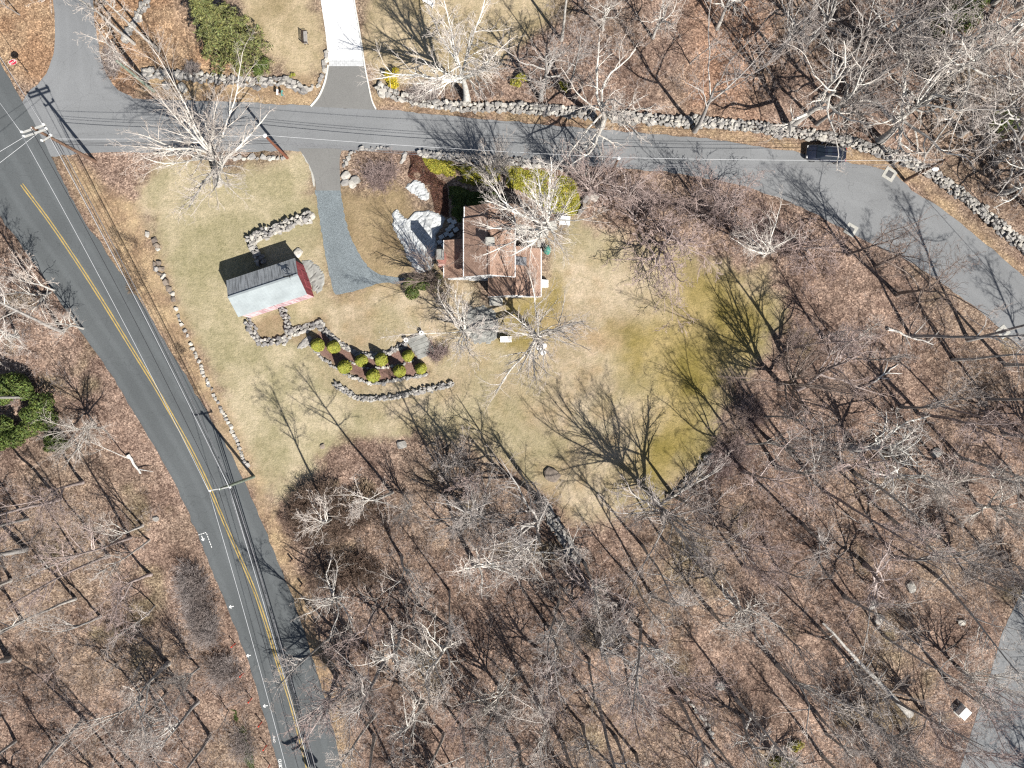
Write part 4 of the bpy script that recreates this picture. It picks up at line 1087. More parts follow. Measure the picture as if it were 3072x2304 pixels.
# tarp-covered barbecue by the east wing
t = thing('covered_barbecue', 'green tarp-covered bundle at the upper right corner of the house', 'barbecue', P(1641, 752))
bm = bmesh.new(); bmesh.ops.create_icosphere(bm, subdivisions=3, radius=1)
for v in bm.verts:
    n_ = float(fbm(np.array([v.co.x * 2 + 5]), np.array([v.co.y * 2 + v.co.z]), 4, 3)[0])
    v.co = Vector((v.co.x * 0.42 * (0.8 + n_ * 0.5), v.co.y * 0.55 * (0.8 + n_ * 0.5), 0.45 + max(-0.45, v.co.z * 0.6)))
me = bpy.data.meshes.new('tarp'); bm.to_mesh(me); bm.free(); me.materials.append(M['green_tarp']); link('tarp', me, t)
mb = MB(); mb.tube([(-0.3, 0.5, 0.0), (-0.28, 0.52, 0.9)], 0.03, 6); mb.tube([(0.3, 0.5, 0.0), (0.28, 0.52, 0.9)], 0.03, 6); mb.build('handle', M['steel'], t)
# wooden bench on the top lawn (seat towards the drive)
def bench(x, y, rz, L, label, mat, back_mat):
    t = thing('bench', label, 'bench', P(x, y), rz)
    for i in range(4):
        mb = MB(); mb.box((0.06 + i * 0.115, 0, 0.44), (0.10, L, 0.04)); mb.build('seat_slat', mat, t)
    for i in range(3):
        mb = MB(); mb.box((-0.06 - 0.05 * i, 0, 0.55 + 0.15 * i), (0.035, L, 0.11)); mb.build('back_slat', back_mat, t)
    for sy in (-1, 1):
        for sx in (0.05, 0.42):
            mb = MB(); mb.box((sx, sy * (L / 2 - 0.08), 0.21), (0.07, 0.07, 0.42)); mb.build('leg', back_mat, t)
        mb = MB(); mb.bar((0.03, sy * (L / 2 - 0.08), 0.4), (-0.18, sy * (L / 2 - 0.08), 0.98), 0.06); mb.build('back_post', back_mat, t)
        mb = MB(); mb.bar((0.47, sy * (L / 2 - 0.04), 0.64), (-0.1, sy * (L / 2 - 0.04), 0.66), 0.06); mb.build('armrest', back_mat, t)
bench(914, 118, 0.05, 1.5, 'grey and dark wooden bench on the lawn left of the white drive', M['grey_wood'], M['dark_wood'])
bench(1290, 8, R(-125), 1.5, 'white slatted bench at the top edge behind the pale tree', M['white_wood'], M['white_wood'])
# mailboxes
def mailbox(x, y, mat, label):
    t = thing('mailbox', label, 'mailbox', P(x, y), R(-92), group='mailboxes beside the side road')
    mb = MB(); mb.box((0, 0, 0.5), (0.09, 0.09, 1.0)); mb.build('post', M['grey_wood'], t)
    prof = [(-0.11, 0), (0.11, 0), (0.11, 0.14)] + [(0.11 * math.cos(a), 0.14 + 0.11 * math.sin(a)) for a in np.linspace(0.3, math.pi - 0.3, 6)] + [(-0.11, 0.14)]
    n = len(prof); vs = [(x0, a, 1.0 + b) for x0 in (-0.3, 0.3) for a, b in prof]
    fs = [tuple(reversed(range(n))), tuple(range(n, 2 * n))] + [(i, (i + 1) % n, n + (i + 1) % n, n + i) for i in range(n)]
    mb = MB(); mb.add(vs, fs); bx_ = mb.build('box', mat, t)
    mb = MB(); mb.box((0.05, 0.13, 1.2), (0.16, 0.02, 0.08)); mb.build('flag', M['red_plastic'], bx_)
mailbox(841, 288, M['white_wood'], 'white mailbox below the stone wall')
mailbox(855, 291, plain('mailbox_green', (0.12, 0.30, 0.26), 0.6, 0.1), 'green mailbox right of the white one')
# stop sign: octagon on a post, facing the junction
t = thing('stop_sign', 'red octagonal stop sign at the leafy corner of the junction', 'sign', P(86, 217), 0.0)
top = Vector((0, 0, 2.75))
mb = MB(); mb.box((0, 0, 1.55), (0.06, 0.04, 3.1)); mb.build('post', M['steel'], t)
fdir = Vector((0.42, -0.62, 0)).normalized(); side = Vector((-fdir.y, fdir.x, 0)); tilt = (Vector((0, 0, 1)) - fdir * 0.05).normalized()
def octo(r, off, th, mat, name, par):
    vs = []; cen = Vector((0, 0, 2.72)) + fdir * off
    for o_ in (0, th):
        for k in range(8):
            a = math.pi / 8 + k * math.pi / 4
            vs.append(cen + fdir * o_ + (side * math.cos(a) + tilt * math.sin(a)) * r)
    fs = [tuple(range(8)), tuple(reversed(range(8, 16)))] + [(k, 8 + k, 8 + (k + 1) % 8, (k + 1) % 8) for k in range(8)]
    mb = MB(); mb.add(vs, fs); o = mb.build(name, mat, par)
    bm = bmesh.new(); bm.from_mesh(o.data); bmesh.ops.recalc_face_normals(bm, faces=bm.faces); bm.to_mesh(o.data); bm.free(); return o
pan = octo(0.47, 0.03, 0.01, M['white_paint'], 'sign_border', t); octo(0.43, 0.041, 0.006, M['sign_red'], 'sign_face', t)
rot = Matrix((side, tilt, fdir)).transposed().to_euler()
tx = text_mesh('sign_letters', 'STOP', 0.33, M['white_paint'], t, Vector((0, 0, 2.72)) + fdir * 0.052, rot, 0.002)
# catch basins, utility box
def basin(x, y, rz, w, label):
    t = thing('catch_basin', label, 'catch basin', P(x, y), rz, group='catch basins along the side road')
    mb = MB(); a, b = w / 2, w / 2 - 0.34
    for c, s in (((0, (a + b) / 2, 0), (w, a - b, 0.12)), ((0, -(a + b) / 2, 0), (w, a - b, 0.12)), (((a + b) / 2, 0, 0), (a - b, 2 * b, 0.12)), ((-(a + b) / 2, 0, 0), (a - b, 2 * b, 0.12))): mb.box(c, s)
    mb.build('frame', M['concrete'], t)
    mb = MB(); mb.box((0, 0, -0.02), (2 * b, 2 * b, 0.04)); mb.build('well', M['black'], t)
    for i in range(7):
        mb = MB(); mb.box((-b + 2 * b * (i + 0.5) / 7, 0, 0.025), (2 * b / 7 * 0.62, 2 * b, 0.05)); mb.build('grate_bar', M['steel'], t)
basin(2668, 523, R(-32), 1.45, 'pale concrete catch basin near the street light pole')
basin(2552, 690, R(-30), 1.35, 'catch basin on the lower road edge in the tree shadows')
basin(3008, 996, R(-50), 1.3, 'catch basin half hidden by branches at the far right road edge')
t = thing('utility_box', 'white utility box at the lower right pavement', 'utility box', P(2880, 2130), R(47))
mb = MB(); mb.box((0, 0, 0.45), (1.25, 0.85, 0.9)); mb.build('cabinet', M['white_wood'], t, bevel=0.03)
mb = MB(); mb.box((0, -0.05, 0.93), (1.3, 0.95, 0.06)); mb.build('lid', M['white_wood'], t, bevel=0.01)
mb = MB(); mb.box((0, 0, 0.04), (1.5, 1.1, 0.14)); mb.build('plinth', M['concrete'], t)
# red marker stakes and short brown posts beside the main road
for i, (x, y) in enumerate([(706, 1930), (731, 2018), (756, 2094), (786, 2165), (800, 2235), (810, 2294)]):
    nm = ['topmost', 'second', 'third', 'fourth', 'fifth', 'lowest'][i]
    t = thing('marker_stake', f'{nm} red marker stake from the top, left of the main road', 'stake', P(x, y), group='red marker stakes')
    mb = MB(); mb.tube([(0, 0, -0.1), (0, 0, 1.05)], [0.055, 0.05], 8); mb.build('stake', M['red_plastic'], t)
    mb = MB(); mb.lathe((0, 0, 1.05), [(0.05, 0), (0.09, 0.03), (0.09, 0.16), (0.03, 0.2)], 8); mb.build('reflector', M['red_plastic'], t)
for i, (x, y) in enumerate([(877, 1678), (907, 1752), (928, 1818), (949, 1867)]):
    nm = ['topmost', 'second', 'third', 'lowest'][i]
    t = thing('roadside_post', f'{nm} short brown post from the top, right of the main road', 'post', P(x, y), group='brown roadside posts')
    mb = MB(); mb.box((0, 0, 0.35), (0.16, 0.16, 0.9)); mb.build('post', M['pole_wood'], t, bevel=0.01)
    mb = MB(); mb.box((0, 0, 0.82), (0.19, 0.19, 0.05)); mb.build('cap', M['dark_wood'], t)

# ------------------------------------------------------------------ poles and wires
def pole(x, y, h, mat, label, r=0.16, lean=(0, 0)):
    t = thing('utility_pole', label, 'utility pole', P(x, y))
    mb = MB(); mb.tube([(0, 0, -0.3), (lean[0] * .5, lean[1] * .5, h / 2), (lean[0], lean[1], h)], [r, r * 0.88, r * 0.72], 12); mb.build('shaft', M[mat], t)
    return t
def insul(mb, p, s=1.0):
    mb.lathe(p, [(0.03 * s, 0), (0.09 * s, 0.05), (0.05 * s, 0.1), (0.11 * s, 0.15), (0.05 * s, 0.22), (0.08 * s, 0.27), (0.02 * s, 0.33)], 8)
def arm(t, c, ang, L, mat='arm_grey', w=0.11, ins=(), z_off=0.06):
    d = Vector((math.cos(ang), math.sin(ang), 0)); c = Vector(c)
    mb = MB(); mb.bar(c - d * L / 2, c + d * L / 2, w, w * 1.2); mb.build('crossarm', M[mat], t)
    pts = []
    for f in ins:
        mb = MB(); p = c + d * (L / 2 * f) + Vector((0, 0, z_off)); insul(mb, p, 1.3); mb.build('insulator', M['porcelain'], t); pts.append(Vector(t.location) + p + Vector((0, 0, 0.35)))
    return pts
main_dir = math.atan2(0.17, 0.985)
P1 = pole(762, 1430, 10.0, 'pole_moss', 'mossy utility pole beside the main road with a single crossarm', 0.19)
a1 = arm(P1, (0, 0, 9.75), main_dir, 2.3, ins=(-0.95, -0.05, 0.95))
P2 = pole(1048, 2426, 11.0, 'pole_wood', 'utility pole with transformers below the bottom edge, seen by its shadow', 0.2)
a2 = arm(P2, (0, 0, 10.8), R(27), 2.6, w=0.16, ins=(-0.95, 0.0, 0.95)); arm(P2, (0.0, 0.30, 10.3), R(27), 2.6, w=0.16); arm(P2, (0, 0, 9.7), R(27), 1.9, w=0.16)
for k, a in enumerate((0.2, 2.0, 4.2)):
    mb = MB(); mb.lathe((0.5 * math.cos(a), 0.5 * math.sin(a), 7.3), [(0.30, 0), (0.31, 0.9), (0.24, 1.0), (0.08, 1.05), (0.05, 1.35)], 12); mb.build('transformer', M['transformer'], P2)
P3 = pole(286, 484, 11.2, 'pole_wood', 'utility pole with two long pale crossarms at the junction', 0.2)
ang3 = math.atan2(24, 69)
a3 = arm(P3, (0, 0.0, 10.9), ang3, 2.6, w=0.15, ins=(-0.95, -0.1, 0.9)); a3b = arm(P3, (0.2, -0.45, 10.9), ang3, 2.6, w=0.15, ins=(-0.95, 0.95))
arm(P3, (0.55, -0.55, 9.6), ang3 + 0.2, 1.3, w=0.11, ins=(-0.9, 0.9))
P4 = pole(862, 474, 7.6, 'pole_red', 'red-brown utility pole beside the house drive mouth', 0.19)
mb = MB(); insul(mb, (0, 0, 7.55), 2.2); mb.build('insulator', M['porcelain'], P4)
P5 = pole(1824, 542, 8.4, 'pole_wood', 'thin brown utility pole right of the yellow-green bed', 0.16)
mb = MB(); insul(mb, (0, 0, 8.35), 2.0); mb.build('insulator', M['porcelain'], P5)
P6 = pole(2714, 542, 8.2, 'pole_wood', 'utility pole with a white street light at the right road bend', 0.2)
mb = MB(); mb.tube([(0, 0, 7.6), (-0.5, -0.6, 8.2), (-1.1, -1.0, 8.3)], 0.04, 6); mb.build('lamp_arm', M['steel'], P6)
bm = bmesh.new(); bmesh.ops.create_icosphere(bm, subdivisions=2, radius=1)
for v in bm.verts: v.co = Vector((v.co.x * 0.42 - 1.3, v.co.y * 0.22 - 1.12, 8.3 + v.co.z * 0.13))
me = bpy.data.meshes.new('lamp_head'); bm.to_mesh(me); bm.free(); me.materials.append(M['white_wood']); link('lamp_head', me, P6)
P7 = pole(462, 274, 8.0, 'pole_moss', 'green mossy pole stub without wires among the slim trunks', 0.19)
def wire(a, b, sag, r, mat, label, n=22):
    a, b = Vector(a), Vector(b); pts = []
    for i in range(n + 1):
        t_ = i / n; p = a.lerp(b, t_); p.z -= 4 * sag * t_ * (1 - t_); pts.append(p - a)
    mb = MB(); mb.tube(pts, r, 6); o = mb.build('overhead_wire', M[mat], None, smooth=True); o.location = a
    return tag(o, label, 'wire', 'overhead wires')
at = lambda t, z, dx=0, dy=0: Vector(t.location) + Vector((dx, dy, z))
wire(a3b[0], a1[0], 0.7, 0.022, 'wire_bright', 'bright leftmost wire over the main road above the mossy pole')
wire(a3[1], a1[1], 0.9, 0.026, 'wire_dark', 'thin dark middle wire over the main road above the mossy pole')
wire(a3b[1], a1[2], 0.7, 0.022, 'wire_bright', 'bright right wire over the main road above the mossy pole')
wire(a1[0], a2[0], 0.6, 0.022, 'wire_bright', 'bright leftmost wire over the main road below the mossy pole')
wire(a1[1], a2[1], 0.8, 0.026, 'wire_dark', 'thin dark wire over the main road below the mossy pole')
wire(a1[2], a2[2], 0.6, 0.022, 'wire_bright', 'bright right wire over the main road below the mossy pole')
for k, (z, off, r, m_, nm) in enumerate([(7.6, -0.25, 0.03, 'cable_grey', 'upper grey bundled cable'), (7.1, -0.2, 0.028, 'wire_dark', 'middle black cable'), (6.5, -0.22, 0.045, 'cable_grey', 'lowest thick grey cable')]):
    wire(at(P3, z, off, 0), at(P1, z - 0.2, off, 0), 0.8, r, m_, nm + ' along the main road above the mossy pole')
    wire(at(P1, z - 0.2, off, 0), at(P2, z - 0.4, off, 0), 0.8, r * 1.3, m_, nm + ' along the main road below the mossy pole')
wire(at(P3, 7.8), at(P4, 7.8), 0.5, 0.018, 'wire_bright', 'bright top wire from the junction pole to the red-brown pole')
wire(at(P4, 7.8), at(P5, 8.7), 0.5, 0.018, 'wire_bright', 'bright top wire from the red-brown pole to the thin pole')
wire(at(P5, 8.7), at(P6, 7.9), 0.5, 0.018, 'wire_bright', 'bright top wire from the thin pole to the street light pole')
for z, nm, r in ((6.6, 'upper dark cable', 0.018), (6.2, 'middle dark cable', 0.018), (5.6, 'lower thick dark cable', 0.028)):
    wire(at(P3, z + 0.4), at(P4, z - 0.4), 0.6, r, 'wire_dark', nm + ' from the junction pole to the red-brown pole')
    wire(at(P4, z - 0.4), at(P5, z), 0.6, r, 'cable_grey', nm + ' from the red-brown pole to the thin pole')
    wire(at(P5, z), at(P6, z), 0.6, r, 'cable_grey', nm + ' from the thin pole to the street light pole')
wire(at(P6, 7.8), P(3420, 1330, 7.8), 0.6, 0.026, 'wire_dark', 'dark wire leaving the street light pole to the right')
wire(at(P3, 10.6), P(-330, 800, 9.5), 0.6, 0.018, 'wire_bright', 'upper bright wire crossing the main road at the left edge')
wire(at(P3, 10.0), P(-330, 900, 9.0), 0.6, 0.018, 'wire_bright', 'lower bright wire crossing the main road at the left edge')
wire(a3[0], P(-230, -150, 11.0), 0.5, 0.018, 'wire_bright', 'bright left wire leaving the junction pole at the top left')
wire(a3[2], P(-130, -200, 11.0), 0.5, 0.018, 'wire_bright', 'bright right wire leaving the junction pole at the top left')
wire(at(P3, 7.4, -0.3), P(-150, -160, 7.6), 0.6, 0.035, 'wire_dark', 'thick black cable leaving the junction pole at the top left')

# ------------------------------------------------------------------ the parked car (front to the left)
def build_car(x, y, rz):
    t = thing('parked_car', 'dark navy car with black sunroof parked on the upper road edge', 'car', P(x, y), rz)
    paint, nt, b = new_mat('car_paint', 0.28, 0.5)
    b.inputs["Base Color"].default_value = (0.012, 0.016, 0.030, 1); b.inputs["Coat Weight"].default_value = 0.7; b.inputs["Coat Roughness"].default_value = 0.08
    glass, nt2, b2 = new_mat('car_glass', 0.06, 0.6); b2.inputs["Base Color"].default_value = (0.02, 0.028, 0.04, 1)
    # lower body lofted along x: (x, half width, bottom, top)
    secs = [(-2.36, 0.55, 0.40, 0.62), (-2.28, 0.78, 0.30, 0.74), (-2.0, 0.90, 0.24, 0.86), (-1.4, 0.94, 0.22, 0.97), (-0.9, 0.95, 0.22, 1.02), (0.0, 0.95, 0.22, 1.02), (1.2, 0.95, 0.22, 1.04), (1.9, 0.93, 0.24, 1.03), (2.25, 0.84, 0.32, 0.98), (2.36, 0.66, 0.42, 0.86)]
    n = 14; vs = []; fs = []
    for sx, hw, z0, z1 in secs:
        for k in range(n):
            a = 2 * math.pi * k / n; ca, sa = math.cos(a), math.sin(a)
            e = 0.42
            yy = math.copysign(abs(ca) ** e, ca) * hw; zz_ = (z0 + z1) / 2 + math.copysign(abs(sa) ** e, sa) * (z1 - z0) / 2
            vs.append((sx, yy * (1.0 if zz_ < 0.75 else 0.97), zz_))
    for i in range(len(secs) - 1):
        for k in range(n): fs.append((i * n + k, i * n + (k + 1) % n, (i + 1) * n + (k + 1) % n, (i + 1) * n + k))
    fs += [tuple(range(n)), tuple(reversed(range((len(secs) - 1) * n, len(secs) * n)))]
    mb = MB(); mb.add(vs, fs); body = mb.build('body', paint, t, smooth=True)
    bm = bmesh.new(); bm.from_mesh(body.data); bmesh.ops.recalc_face_normals(bm, faces=bm.faces); bm.to_mesh(body.data); bm.free()
    # cabin: roof panel on glass
    R0 = [(-0.42, 0.60), (1.42, 0.60)]; B0 = [(-1.25, 0.80), (1.98, 0.80)]
    zr = 1.55; zb = 1.0
    rf = [(-0.42, -0.60, zr), (1.42, -0.60, zr - 0.03), (1.42, 0.60, zr - 0.03), (-0.42, 0.60, zr)]
    bs = [(-1.25, -0.82, zb), (1.98, -0.82, zb), (1.98, 0.82, zb), (-1.25, 0.82, zb)]
    mb = MB(); mb.add(bs + rf, [(0, 1, 5, 4), (1, 2, 6, 5), (2, 3, 7, 6), (3, 0, 4, 7), (4, 5, 6, 7)]); cab = mb.build('cabin', paint, t, bevel=0.05)
    def panel(name, q, off, mat, par=t, inset=0.08):
        q = [Vector(a) for a in q]; c = sum(q, Vector()) / 4; nrm = (q[1] - q[0]).cross(q[3] - q[0]).normalized()
        if nrm.dot(c - Vector((0.3, 0, 1.0))) < 0: nrm = -nrm
        q = [a + (c - a).normalized() * inset for a in q]
        mb = MB(); mb.add([a + nrm * off for a in q] + [a - nrm * 0.01 for a in q], [(0, 1, 2, 3), (7, 6, 5, 4), (0, 4, 5, 1), (1, 5, 6, 2), (2, 6, 7, 3), (3, 7, 4, 0)])
        o = mb.build(name, mat, par); bm = bmesh.new(); bm.from_mesh(o.data); bmesh.ops.recalc_face_normals(bm, faces=bm.faces); bm.to_mesh(o.data); bm.free(); return o
    panel('windshield', [bs[3], bs[0], rf[0], rf[3]], 0.012, glass); panel('rear_window', [bs[1], bs[2], rf[2], rf[1]], 0.012, glass)
    for s, (a, b_) in ((-1, (0, 1)), (1, (3, 2))):
        A, B_, C, D = Vector(bs[a]), Vector(bs[b_]), Vector(rf[b_]), Vector(rf[a]); m0, m1 = A.lerp(B_, 0.55), D.lerp(C, 0.5)
        panel('side_window', [A, m0, m1, D], 0.012, glass); panel('side_window', [m0, B_, C, m1], 0.012, glass)
        mb = MB(); mb.bar((-0.3, s * 0.56, zr + 0.05), (1.3, s * 0.56, zr + 0.03), 0.035); mb.build('roof_rail', M['steel'], t)
        mb = MB(); mb.box((-0.72, s * 1.02, 1.02), (0.14, 0.22, 0.13)); mb.build('mirror', paint, t, bevel=0.03)
        mb = MB(); mb.box((-2.22, s * 0.62, 0.70), (0.16, 0.30, 0.11)); mb.build('headlight', M['porcelain'], t, bevel=0.03)
        mb = MB(); mb.box((2.28, s * 0.66, 0.82), (0.12, 0.26, 0.16)); mb.build('tail_light', M['sign_red'], t, bevel=0.03)
        for wx in (-1.45, 1.45):
            prof = [(0.20, -0.11), (0.30, -0.11), (0.335, -0.07), (0.335, 0.07), (0.30, 0.11), (0.20, 0.11)]
            mb = MB(); mb.lathe((0, 0, 0), prof, 18); mb.v = [Vector((a.x + wx, s * 0.86 + a.z, a.y + 0.335)) for a in mb.v]
            wh = mb.build('wheel', M['black'], t); 
            mb = MB(); mb.lathe((0, 0, 0), [(0.05, 0.10), (0.20, 0.10), (0.20, 0.115), (0.06, 0.125)], 14); mb.v = [Vector((a.x + wx, s * (0.86 + a.z), a.y + 0.335)) for a in mb.v]; mb.build('rim', M['steel'], wh)
    mb = MB(); mb.box((0.10, 0, zr + 0.008), (0.55, 0.80, 0.02)); mb.build('sunroof', glass, t, bevel=0.005)
build_car(2470, 466, R(-5))
# ------------------------------------------------------------------ bare trees
def tubes_np(pts, rad, sides):
    """pts (N,S,3), rad (N,S) -> vertices and quads of N open tubes"""
    N, S, _ = pts.shape
    d = np.empty_like(pts); d[:, 1:-1] = pts[:, 2:] - pts[:, :-2]; d[:, 0] = pts[:, 1] - pts[:, 0]; d[:, -1] = pts[:, -1] - pts[:, -2]
    d /= np.linalg.norm(d, axis=2, keepdims=True) + 1e-9
    ref = np.where(np.abs(d[..., :1]) < 0.7, np.array([1.0, 0, 0]), np.array([0, 1.0, 0]))
    u = np.cross(d, ref); u /= np.linalg.norm(u, axis=2, keepdims=True) + 1e-9
    w = np.cross(d, u)
    a = 2 * np.pi * np.arange(sides) / sides
    v = pts[:, :, None] + (u[:, :, None] * np.cos(a)[None, None, :, None] + w[:, :, None] * np.sin(a)[None, None, :, None]) * rad[:, :, None, None]
    idx = np.arange(N * S * sides).reshape(N, S, sides); nx = np.roll(idx, -1, axis=2)
    q = np.stack([idx[:, :-1], nx[:, :-1], nx[:, 1:], idx[:, 1:]], -1).reshape(-1, 4)
    return v.reshape(-1, 3), q

def walk(rng, start, d, length, segs, jit, trop):
    N = len(start); pts = np.empty((N, segs + 1, 3)); pts[:, 0] = start
    d = d / (np.linalg.norm(d, axis=1, keepdims=True) + 1e-9)
    for s in range(segs):
        d = d + rng.normal(size=(N, 3)) * jit; d[:, 2] += trop
        d /= np.linalg.norm(d, axis=1, keepdims=True) + 1e-9
        pts[:, s + 1] = pts[:, s] + d * (length / segs)[:, None]
    return pts

def children(rng, pts, rad, plen, k, t0, t1, ang, asd, lr, lsd, fall):
    N, S, _ = pts.shape
    t = np.clip((np.arange(k)[None] + rng.random((N, k))) / k * (t1 - t0) + t0, 0, 0.999)
    f = t * (S - 1); i = f.astype(int); fr = (f - i)[..., None]; n = np.arange(N)[:, None]
    p = pts[n, i] * (1 - fr) + pts[n, i + 1] * fr
    r = rad[n, i] * (1 - fr[..., 0]) + rad[n, i + 1] * fr[..., 0]
    tan = pts[n, i + 1] - pts[n, i]; tan /= np.linalg.norm(tan, axis=2, keepdims=True) + 1e-9
    rv = rng.normal(size=(N, k, 3)); side = rv - (rv * tan).sum(2, keepdims=True) * tan
    side /= np.linalg.norm(side, axis=2, keepdims=True) + 1e-9
    a = np.clip(rng.normal(ang, asd, (N, k)), 0.15, 1.7)[..., None]
    d = tan * np.cos(a) + side * np.sin(a)
    L = plen[:, None] * lr * (1 - fall * (t - t0) / (t1 - t0 + 1e-9)) * np.clip(rng.normal(1, lsd, (N, k)), 0.45, 1.7)
    return p.reshape(-1, 3), d.reshape(-1, 3), L.reshape(-1), r.reshape(-1)

TREE_TYPES = {
    # H, r0, trunk fraction, trunk jitter, stems, then levels (k, t0, t1, angle, sd, len ratio, fall, segs, sides, jitter, tropism)
    'oak':     (16, 0.28, 0.70, 0.07, 1, [(11, .38, 1, .95, .28, .54, .40, 7, 5, .20, .03), (7, .16, 1, .85, .3, .48, .45, 5, 4, .24, .02), (5, .12, 1, .8, .3, .48, .4, 3, 3, .24, .0), (4, .1, 1, .75, .3, .5, .4, 2, 3, .2, .0)]),
    'maple':   (15, 0.30, 0.45, 0.04, 1, [(14, .30, 1, .68, .22, 1.08, .12, 8, 6, .08, .055), (9, .14, 1, .55, .2, .44, .45, 5, 4, .10, .02), (6, .1, 1, .55, .22, .46, .4, 3, 3, .13, .01), (4, .1, 1, .6, .25, .48, .4, 2, 3, .15, .0)]),
    'slim':    (18, 0.175, 0.90, 0.04, 1, [(11, .52, 1, .75, .22, .23, .45, 5, 4, .13, .05), (6, .15, 1, .8, .3, .46, .4, 3, 3, .18, .02), (5, .1, 1, .75, .3, .48, .4, 2, 3, .18, .0), (3, .1, 1, .7, .3, .5, .4, 1, 3, .18, .0)]),
    'fork':    (16, 0.22, 0.52, 0.07, 1, [(6, .55, 1, .50, .2, .98, .15, 8, 5, .13, .05), (7, .2, 1, .75, .25, .38, .5, 5, 4, .2, .02), (5, .12, 1, .75, .3, .47, .4, 3, 3, .22, .0), (4, .1, 1, .7, .3, .5, .4, 2, 3, .2, .0)]),
    'sprawl':  (18, 0.42, 0.50, 0.08, 1, [(9, .42, 1, .92, .3, 1.0, .25, 10, 6, .20, .03), (7, .15, 1, .85, .3, .42, .4, 6, 4, .26, .01), (5, .12, 1, .8, .3, .46, .4, 3, 3, .24, .0), (4, .1, 1, .75, .3, .5, .4, 2, 3, .2, .0)]),
    'giant':   (20, 0.46, 0.55, 0.04, 1, [(16, .48, 1, .68, .25, .90, .15, 9, 6, .085, .04), (9, .14, 1, .55, .2, .42, .45, 5, 4, .11, .02), (7, .1, 1, .55, .22, .46, .4, 3, 3, .13, .01), (4, .1, 1, .6, .25, .48, .4, 2, 3, .15, .0)]),
    'sapling': (8, 0.075, 0.9, 0.06, 1, [(10, .25, 1, .75, .25, .34, .45, 3, 3, .15, .05), (5, .12, 1, .7, .3, .48, .4, 2, 3, .18, .0), (4, .1, 1, .7, .3, .5, .3, 1, 3, .18, .0)]),
    'crab':    (6.5, 0.11, 0.60, 0.14, 3, [(7, .2, 1, .95, .25, .80, .30, 6, 4, .2, .02), (6, .12, 1, .9, .3, .48, .4, 4, 3, .24, .0), (5, .1, 1, .8, .3, .5, .4, 2, 3, .22, .0), (3, .1, 1, .7, .3, .5, .3, 1, 3, .2, .0)]),
}
def make_tree_mesh(kind, seed, min_r=0.0105):
    rng = np.random.default_rng(seed)
    H, r0, tf, tj, stems, levels = TREE_TYPES[kind]
    start = np.zeros((stems, 3)); start[:, 2] = -0.4
    if stems > 1: start[:, :2] = rng.normal(0, 0.25, (stems, 2))
    d = np.zeros((stems, 3)); d[:, 2] = 1
    if stems > 1: d[:, :2] = rng.normal(0, 0.5, (stems, 2))
    L = np.full(stems, H * tf) * rng.uniform(0.85, 1.1, stems)
    segs = 9
    pts = walk(rng, start, d, L, segs, tj, 0.06)
    tt = np.linspace(0, 1, segs + 1)
    rad = np.tile(r0 * (1 - 0.72 * tt) + r0 * 0.45 * np.exp(-tt * 14), (stems, 1))
    tv, tq = tubes_np(pts, rad, 9 if r0 > 0.1 else 6)
    shade = np.full((len(tv), 3), 0.80)
    trunk = mesh_np('trunk', tv, quads=tq, mats=[M['bark']], smooth=True, colors=shade)
    V = []; Q = []; C = []; n = 0
    cp, cr, cl = pts, rad, L
    for li, (k, t0, t1, ang, asd, lr, fall, sg, sides, jit, trop) in enumerate(levels):
        p, d, L, r = children(rng, cp, cr, cl, k, t0, t1, ang, asd, lr, 0.22, fall)
        pts = walk(rng, p, d, L, sg, jit, trop)
        r = np.maximum(r * (0.66 if li == 0 else 0.64), min_r)
        tt = np.linspace(0, 1, sg + 1)
        rad = np.maximum(r[:, None] * (1 - 0.75 * tt)[None], min_r * 0.8)
        v, q = tubes_np(pts, rad, sides)
        V.append(v); Q.append(q + n); n += len(v)
        rr = np.repeat(rad.reshape(-1), sides)
        f = np.clip((rr - min_r) / 0.05, 0, 1)[:, None]
        C.append(np.array([0.98, 0.91, 0.88]) * (1 - f) + np.array([1.15, 1.15, 1.13]) * f)  # limbs tinted paler than the trunk for a sunlit look; twigs redder grey
        cp, cr, cl = pts, rad, L
    crown = mesh_np('crown', np.concatenate(V), quads=np.concatenate(Q), mats=[M['bark']], colors=np.concatenate(C))
    return trunk, crown, H
TREES = {k: [make_tree_mesh(k, 100 * i + hash_ ) for i in range(n)] for (k, n), hash_ in zip((('oak', 3), ('maple', 3), ('slim', 4), ('fork', 3), ('sapling', 4), ('crab', 3), ('giant', 3), ('sprawl', 4)), (11, 22, 33, 44, 55, 66, 77, 88))}

BARK = {'pale': (0.58, 0.555, 0.515), 'grey': (0.43, 0.41, 0.39), 'brown': (0.27, 0.225, 0.20), 'pinkish': (0.45, 0.38, 0.36), 'white': (0.70, 0.685, 0.645)}
TR = np.random.default_rng(99)
ALL_TREES = []
def tree(x, y, H, kind, bark, label, var=None, spread=1.0, lean=None, rz=None, group=None, name='bare_tree'):
    trunk, crown, H0 = TREES[kind][int(TR.integers(len(TREES[kind])) if var is None else var % len(TREES[kind]))]
    p = P(x, y); p.z = ground_z(p.x, p.y)
    t = thing(name, label, 'tree', p, TR.random() * 6.283 if rz is None else rz, group)
    if lean: t.rotation_euler = (R(lean[1]), R(lean[0]), t.rotation_euler.z)
    s = H / H0
    t.scale = (s * spread, s * spread, s)
    b = np.array(BARK[bark]) * TR.uniform(0.88, 1.1)
    for nm, me in (('trunk', trunk), ('crown', crown)):
        o = link(nm, me, t); o.color = (*b, 1)
    ALL_TREES.append((t, x, y, H, bark, label is None))
    return t
